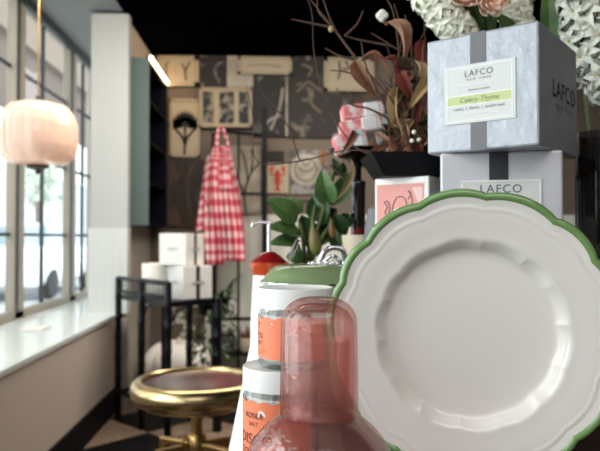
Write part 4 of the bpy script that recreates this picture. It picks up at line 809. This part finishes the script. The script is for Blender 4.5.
# ---------------------------------------------------------------- fresh flowers behind the boxes
fv = thing('flower_vase', 'white vase hidden behind silver boxes holding the flowers', 'vase', (.345, .985, ZR))
MB().lathe((.345, .985, ZR), [(0, 0), (.045, 0), (.05, .01), (.048, .12), (.035, .19), (.038, .205), (.034, .204), (.03, .18), (0, .05)], 48).build('body', M['white'], fv)
def floret_mesh(r_, wdt, m_, n=6, cup=.35, name='floret'):
    q = MB(); 
    for k in range(n):
        a = 2 * math.pi * k / n; d_ = Vector((math.cos(a), math.sin(a), cup)); q.leaf((.0006 * math.cos(a), .0006 * math.sin(a), 0), d_ * r_, wdt, (-math.cos(a) * .4, -math.sin(a) * .4, 1), curl=.35, fold=.25, nu=2, nv=5)
    q.tube([(0, 0, -r_ * .7), (0, 0, 0)], [r_ * .1, r_ * .2], 6)
    me = q.build(name, m_); d = me.data; bpy.data.objects.remove(me); return d
fl_small = floret_mesh(.019, .0085, M['petal']); fl_star = floret_mesh(.021, .0125, M['petal_star'], 6, .25)
eye = MB().ball((0, 0, .0015), .0022, 1, 6).build('eye', M['flower_eye']); eye_d = eye.data; bpy.data.objects.remove(eye)
def spike(name, label, a, b, rad, n, mesh, stem_to, scale=1, cat='flower', group=None, eyes=False):
    a = Vector(a); b = Vector(b); ax = (b - a); L = ax.length; t = ax / L; e = t.orthogonal().normalized(); f_ = t.cross(e)
    r = thing(name, label, cat, stem_to, group)
    MB().tube(smooth_path([stem_to, (Vector(stem_to) + a) / 2 + Vector((0, 0, .01)), a, b], 5), .003, 8).build('stem', M['stem'], r)
    for k in range(n):
        v = (k + .5) / n; ang = k * 2.39996; rr = rad * (1 - .35 * abs(v - .4)) * .62; d_ = (e * math.cos(ang) + f_ * math.sin(ang) + t * (v - .4) * .9).normalized()
        p = a + ax * v + d_ * rr; o = bpy.data.objects.new('floret', mesh); C.objects.link(o); o.parent = r
        o.location = p - Vector(stem_to); o.rotation_euler = d_.to_track_quat('Z', 'Y').to_euler(); s_ = scale * random.uniform(.85, 1.15); o.scale = (s_, s_, s_)
        if eyes: oe = bpy.data.objects.new('eye', eye_d); C.objects.link(oe); oe.parent = o
    return r
mouth = Vector((.345, .985, ZR + .2))
spike('hyacinth', 'white hyacinth spilling over the top left of silver box', P(462, 34, .90), P(424, -6, .90), .028, 40, fl_small, mouth, 1.0, group='white hyacinths')
spike('hyacinth', 'white hyacinth behind the top right corner of silver box', P(516, 30, .93), P(516, -14, .93), .026, 34, fl_small, mouth, 1.0, group='white hyacinths')
def ranunculus(label, c_, r_, facing):
    c_ = Vector(c_); r = thing('ranunculus', label, 'flower', mouth, 'peach ranunculus'); fz = Vector(facing).normalized(); T = Matrix.Translation(c_) @ fz.to_track_quat('Z', 'Y').to_matrix().to_4x4()
    MB().tube([mouth, (mouth + c_) / 2 + Vector((0, .01, 0)), c_ - fz * r_ * .4], .003, 8).build('stem', M['stem'], r)
    for ring, (k_, rr, tilt, off) in enumerate(((6, 1, .25, 0), (6, .8, .6, .5), (5, .58, .95, .2), (4, .36, 1.25, .7))):
        for j in range(k_):
            a = 2 * math.pi * (j + off) / k_; q = MB()
            def fn(u, v, a=a, rr=rr, tilt=tilt):
                aa = a + (u - .5) * 1.5 * (.5 + .5 * math.sin(math.pi * min(1, v * 1.1 + .15))); ph = v * 1.35; rad_ = r_ * rr * math.sin(ph) * (1 - .12 * (2 * u - 1) ** 2 * v); z = r_ * rr * (-.75 * math.cos(ph) * (1 + tilt * .3)) + r_ * tilt * .35 * v
                return T @ Vector((rad_ * math.cos(aa), rad_ * math.sin(aa), z + .15 * r_))
            q.grid(fn, 8, 8).build('petal', M['peach'], r, solid=.0006)
ranunculus('peach ranunculus at top edge left of the grey ribbon', P(466, -13, .88), .033, (-.1, -1, .3))
ranunculus('peach ranunculus hanging low right of the grey ribbon', P(492, 0, .87), .024, (.1, -1, -.3))
lv = thing('tulip_leaves', 'broad green leaves standing among the white flowers', 'leaf', mouth)
for b0, b1, w_, nn in (((476, 44), (468, -6), 20, (-.3, -1, 0)), ((484, 44), (490, -8), 15, (.4, -1, 0)), ((547, 50), (549, -22), 22, (0, -1, 0)), ((508, 40), (498, 12), 16, (.3, -1, 0))): MB().leaf(P(b0[0], b0[1], .925), P(b1[0], b1[1], .91), w_ * .92 / 650 * 1.1, nn, curl=.1, fold=.3).build('leaf_blade', M['leaf'], lv)
# smoked glass vase with star flowers at the right
gx2 = P(607, 160, .80); o = (gx2.x, .80, ZR); hg = P(600, 133, .80).z - ZR
sg = thing('smoked_vase', 'smoky ribbed glass vase at right edge beside silver boxes', 'vase', o)
def ribbed(u, v):
    pr = [(.001, .0), (.034, 0), (.037, .006), (.0375, hg * .6), (.0375, hg), (.0355, hg), (.0353, hg * .6), (.033, .012), (.001, .010)]
    k = v * (len(pr) - 1); i = min(int(k), len(pr) - 2); t = k - i; a = u * 2 * math.pi; r_ = pr[i][0] * (1 - t) + pr[i + 1][0] * t; z = pr[i][1] * (1 - t) + pr[i + 1][1] * t
    return Vector(o) + Vector(((r_ + (.0006 * math.cos(a * 36) if r_ > .036 and z < hg * .7 else 0)) * math.cos(a), (r_ + (.0006 * math.cos(a * 36) if r_ > .036 and z < hg * .7 else 0)) * math.sin(a), z))
MB().grid(ribbed, 144, 48).build('glass', M['smoke'], sg, ang=60)
sm = Vector((gx2.x, .82, ZR + .03))
spike('star_flower', 'spike of white star shaped blossoms at top right corner', P(583, 70, .90), P(577, -20, .90), .038, 30, fl_star, sm, 1.0, group='white star blossoms', eyes=True)
spike('star_flower', 'drooping white star blossoms at right edge above smoky vase', P(606, 96, .88), P(592, 20, .89), .034, 18, fl_star, sm, 1.0, group='white star blossoms', eyes=True)
for ob in bpy.data.objects:
    if '_o' in ob: del ob['_o']
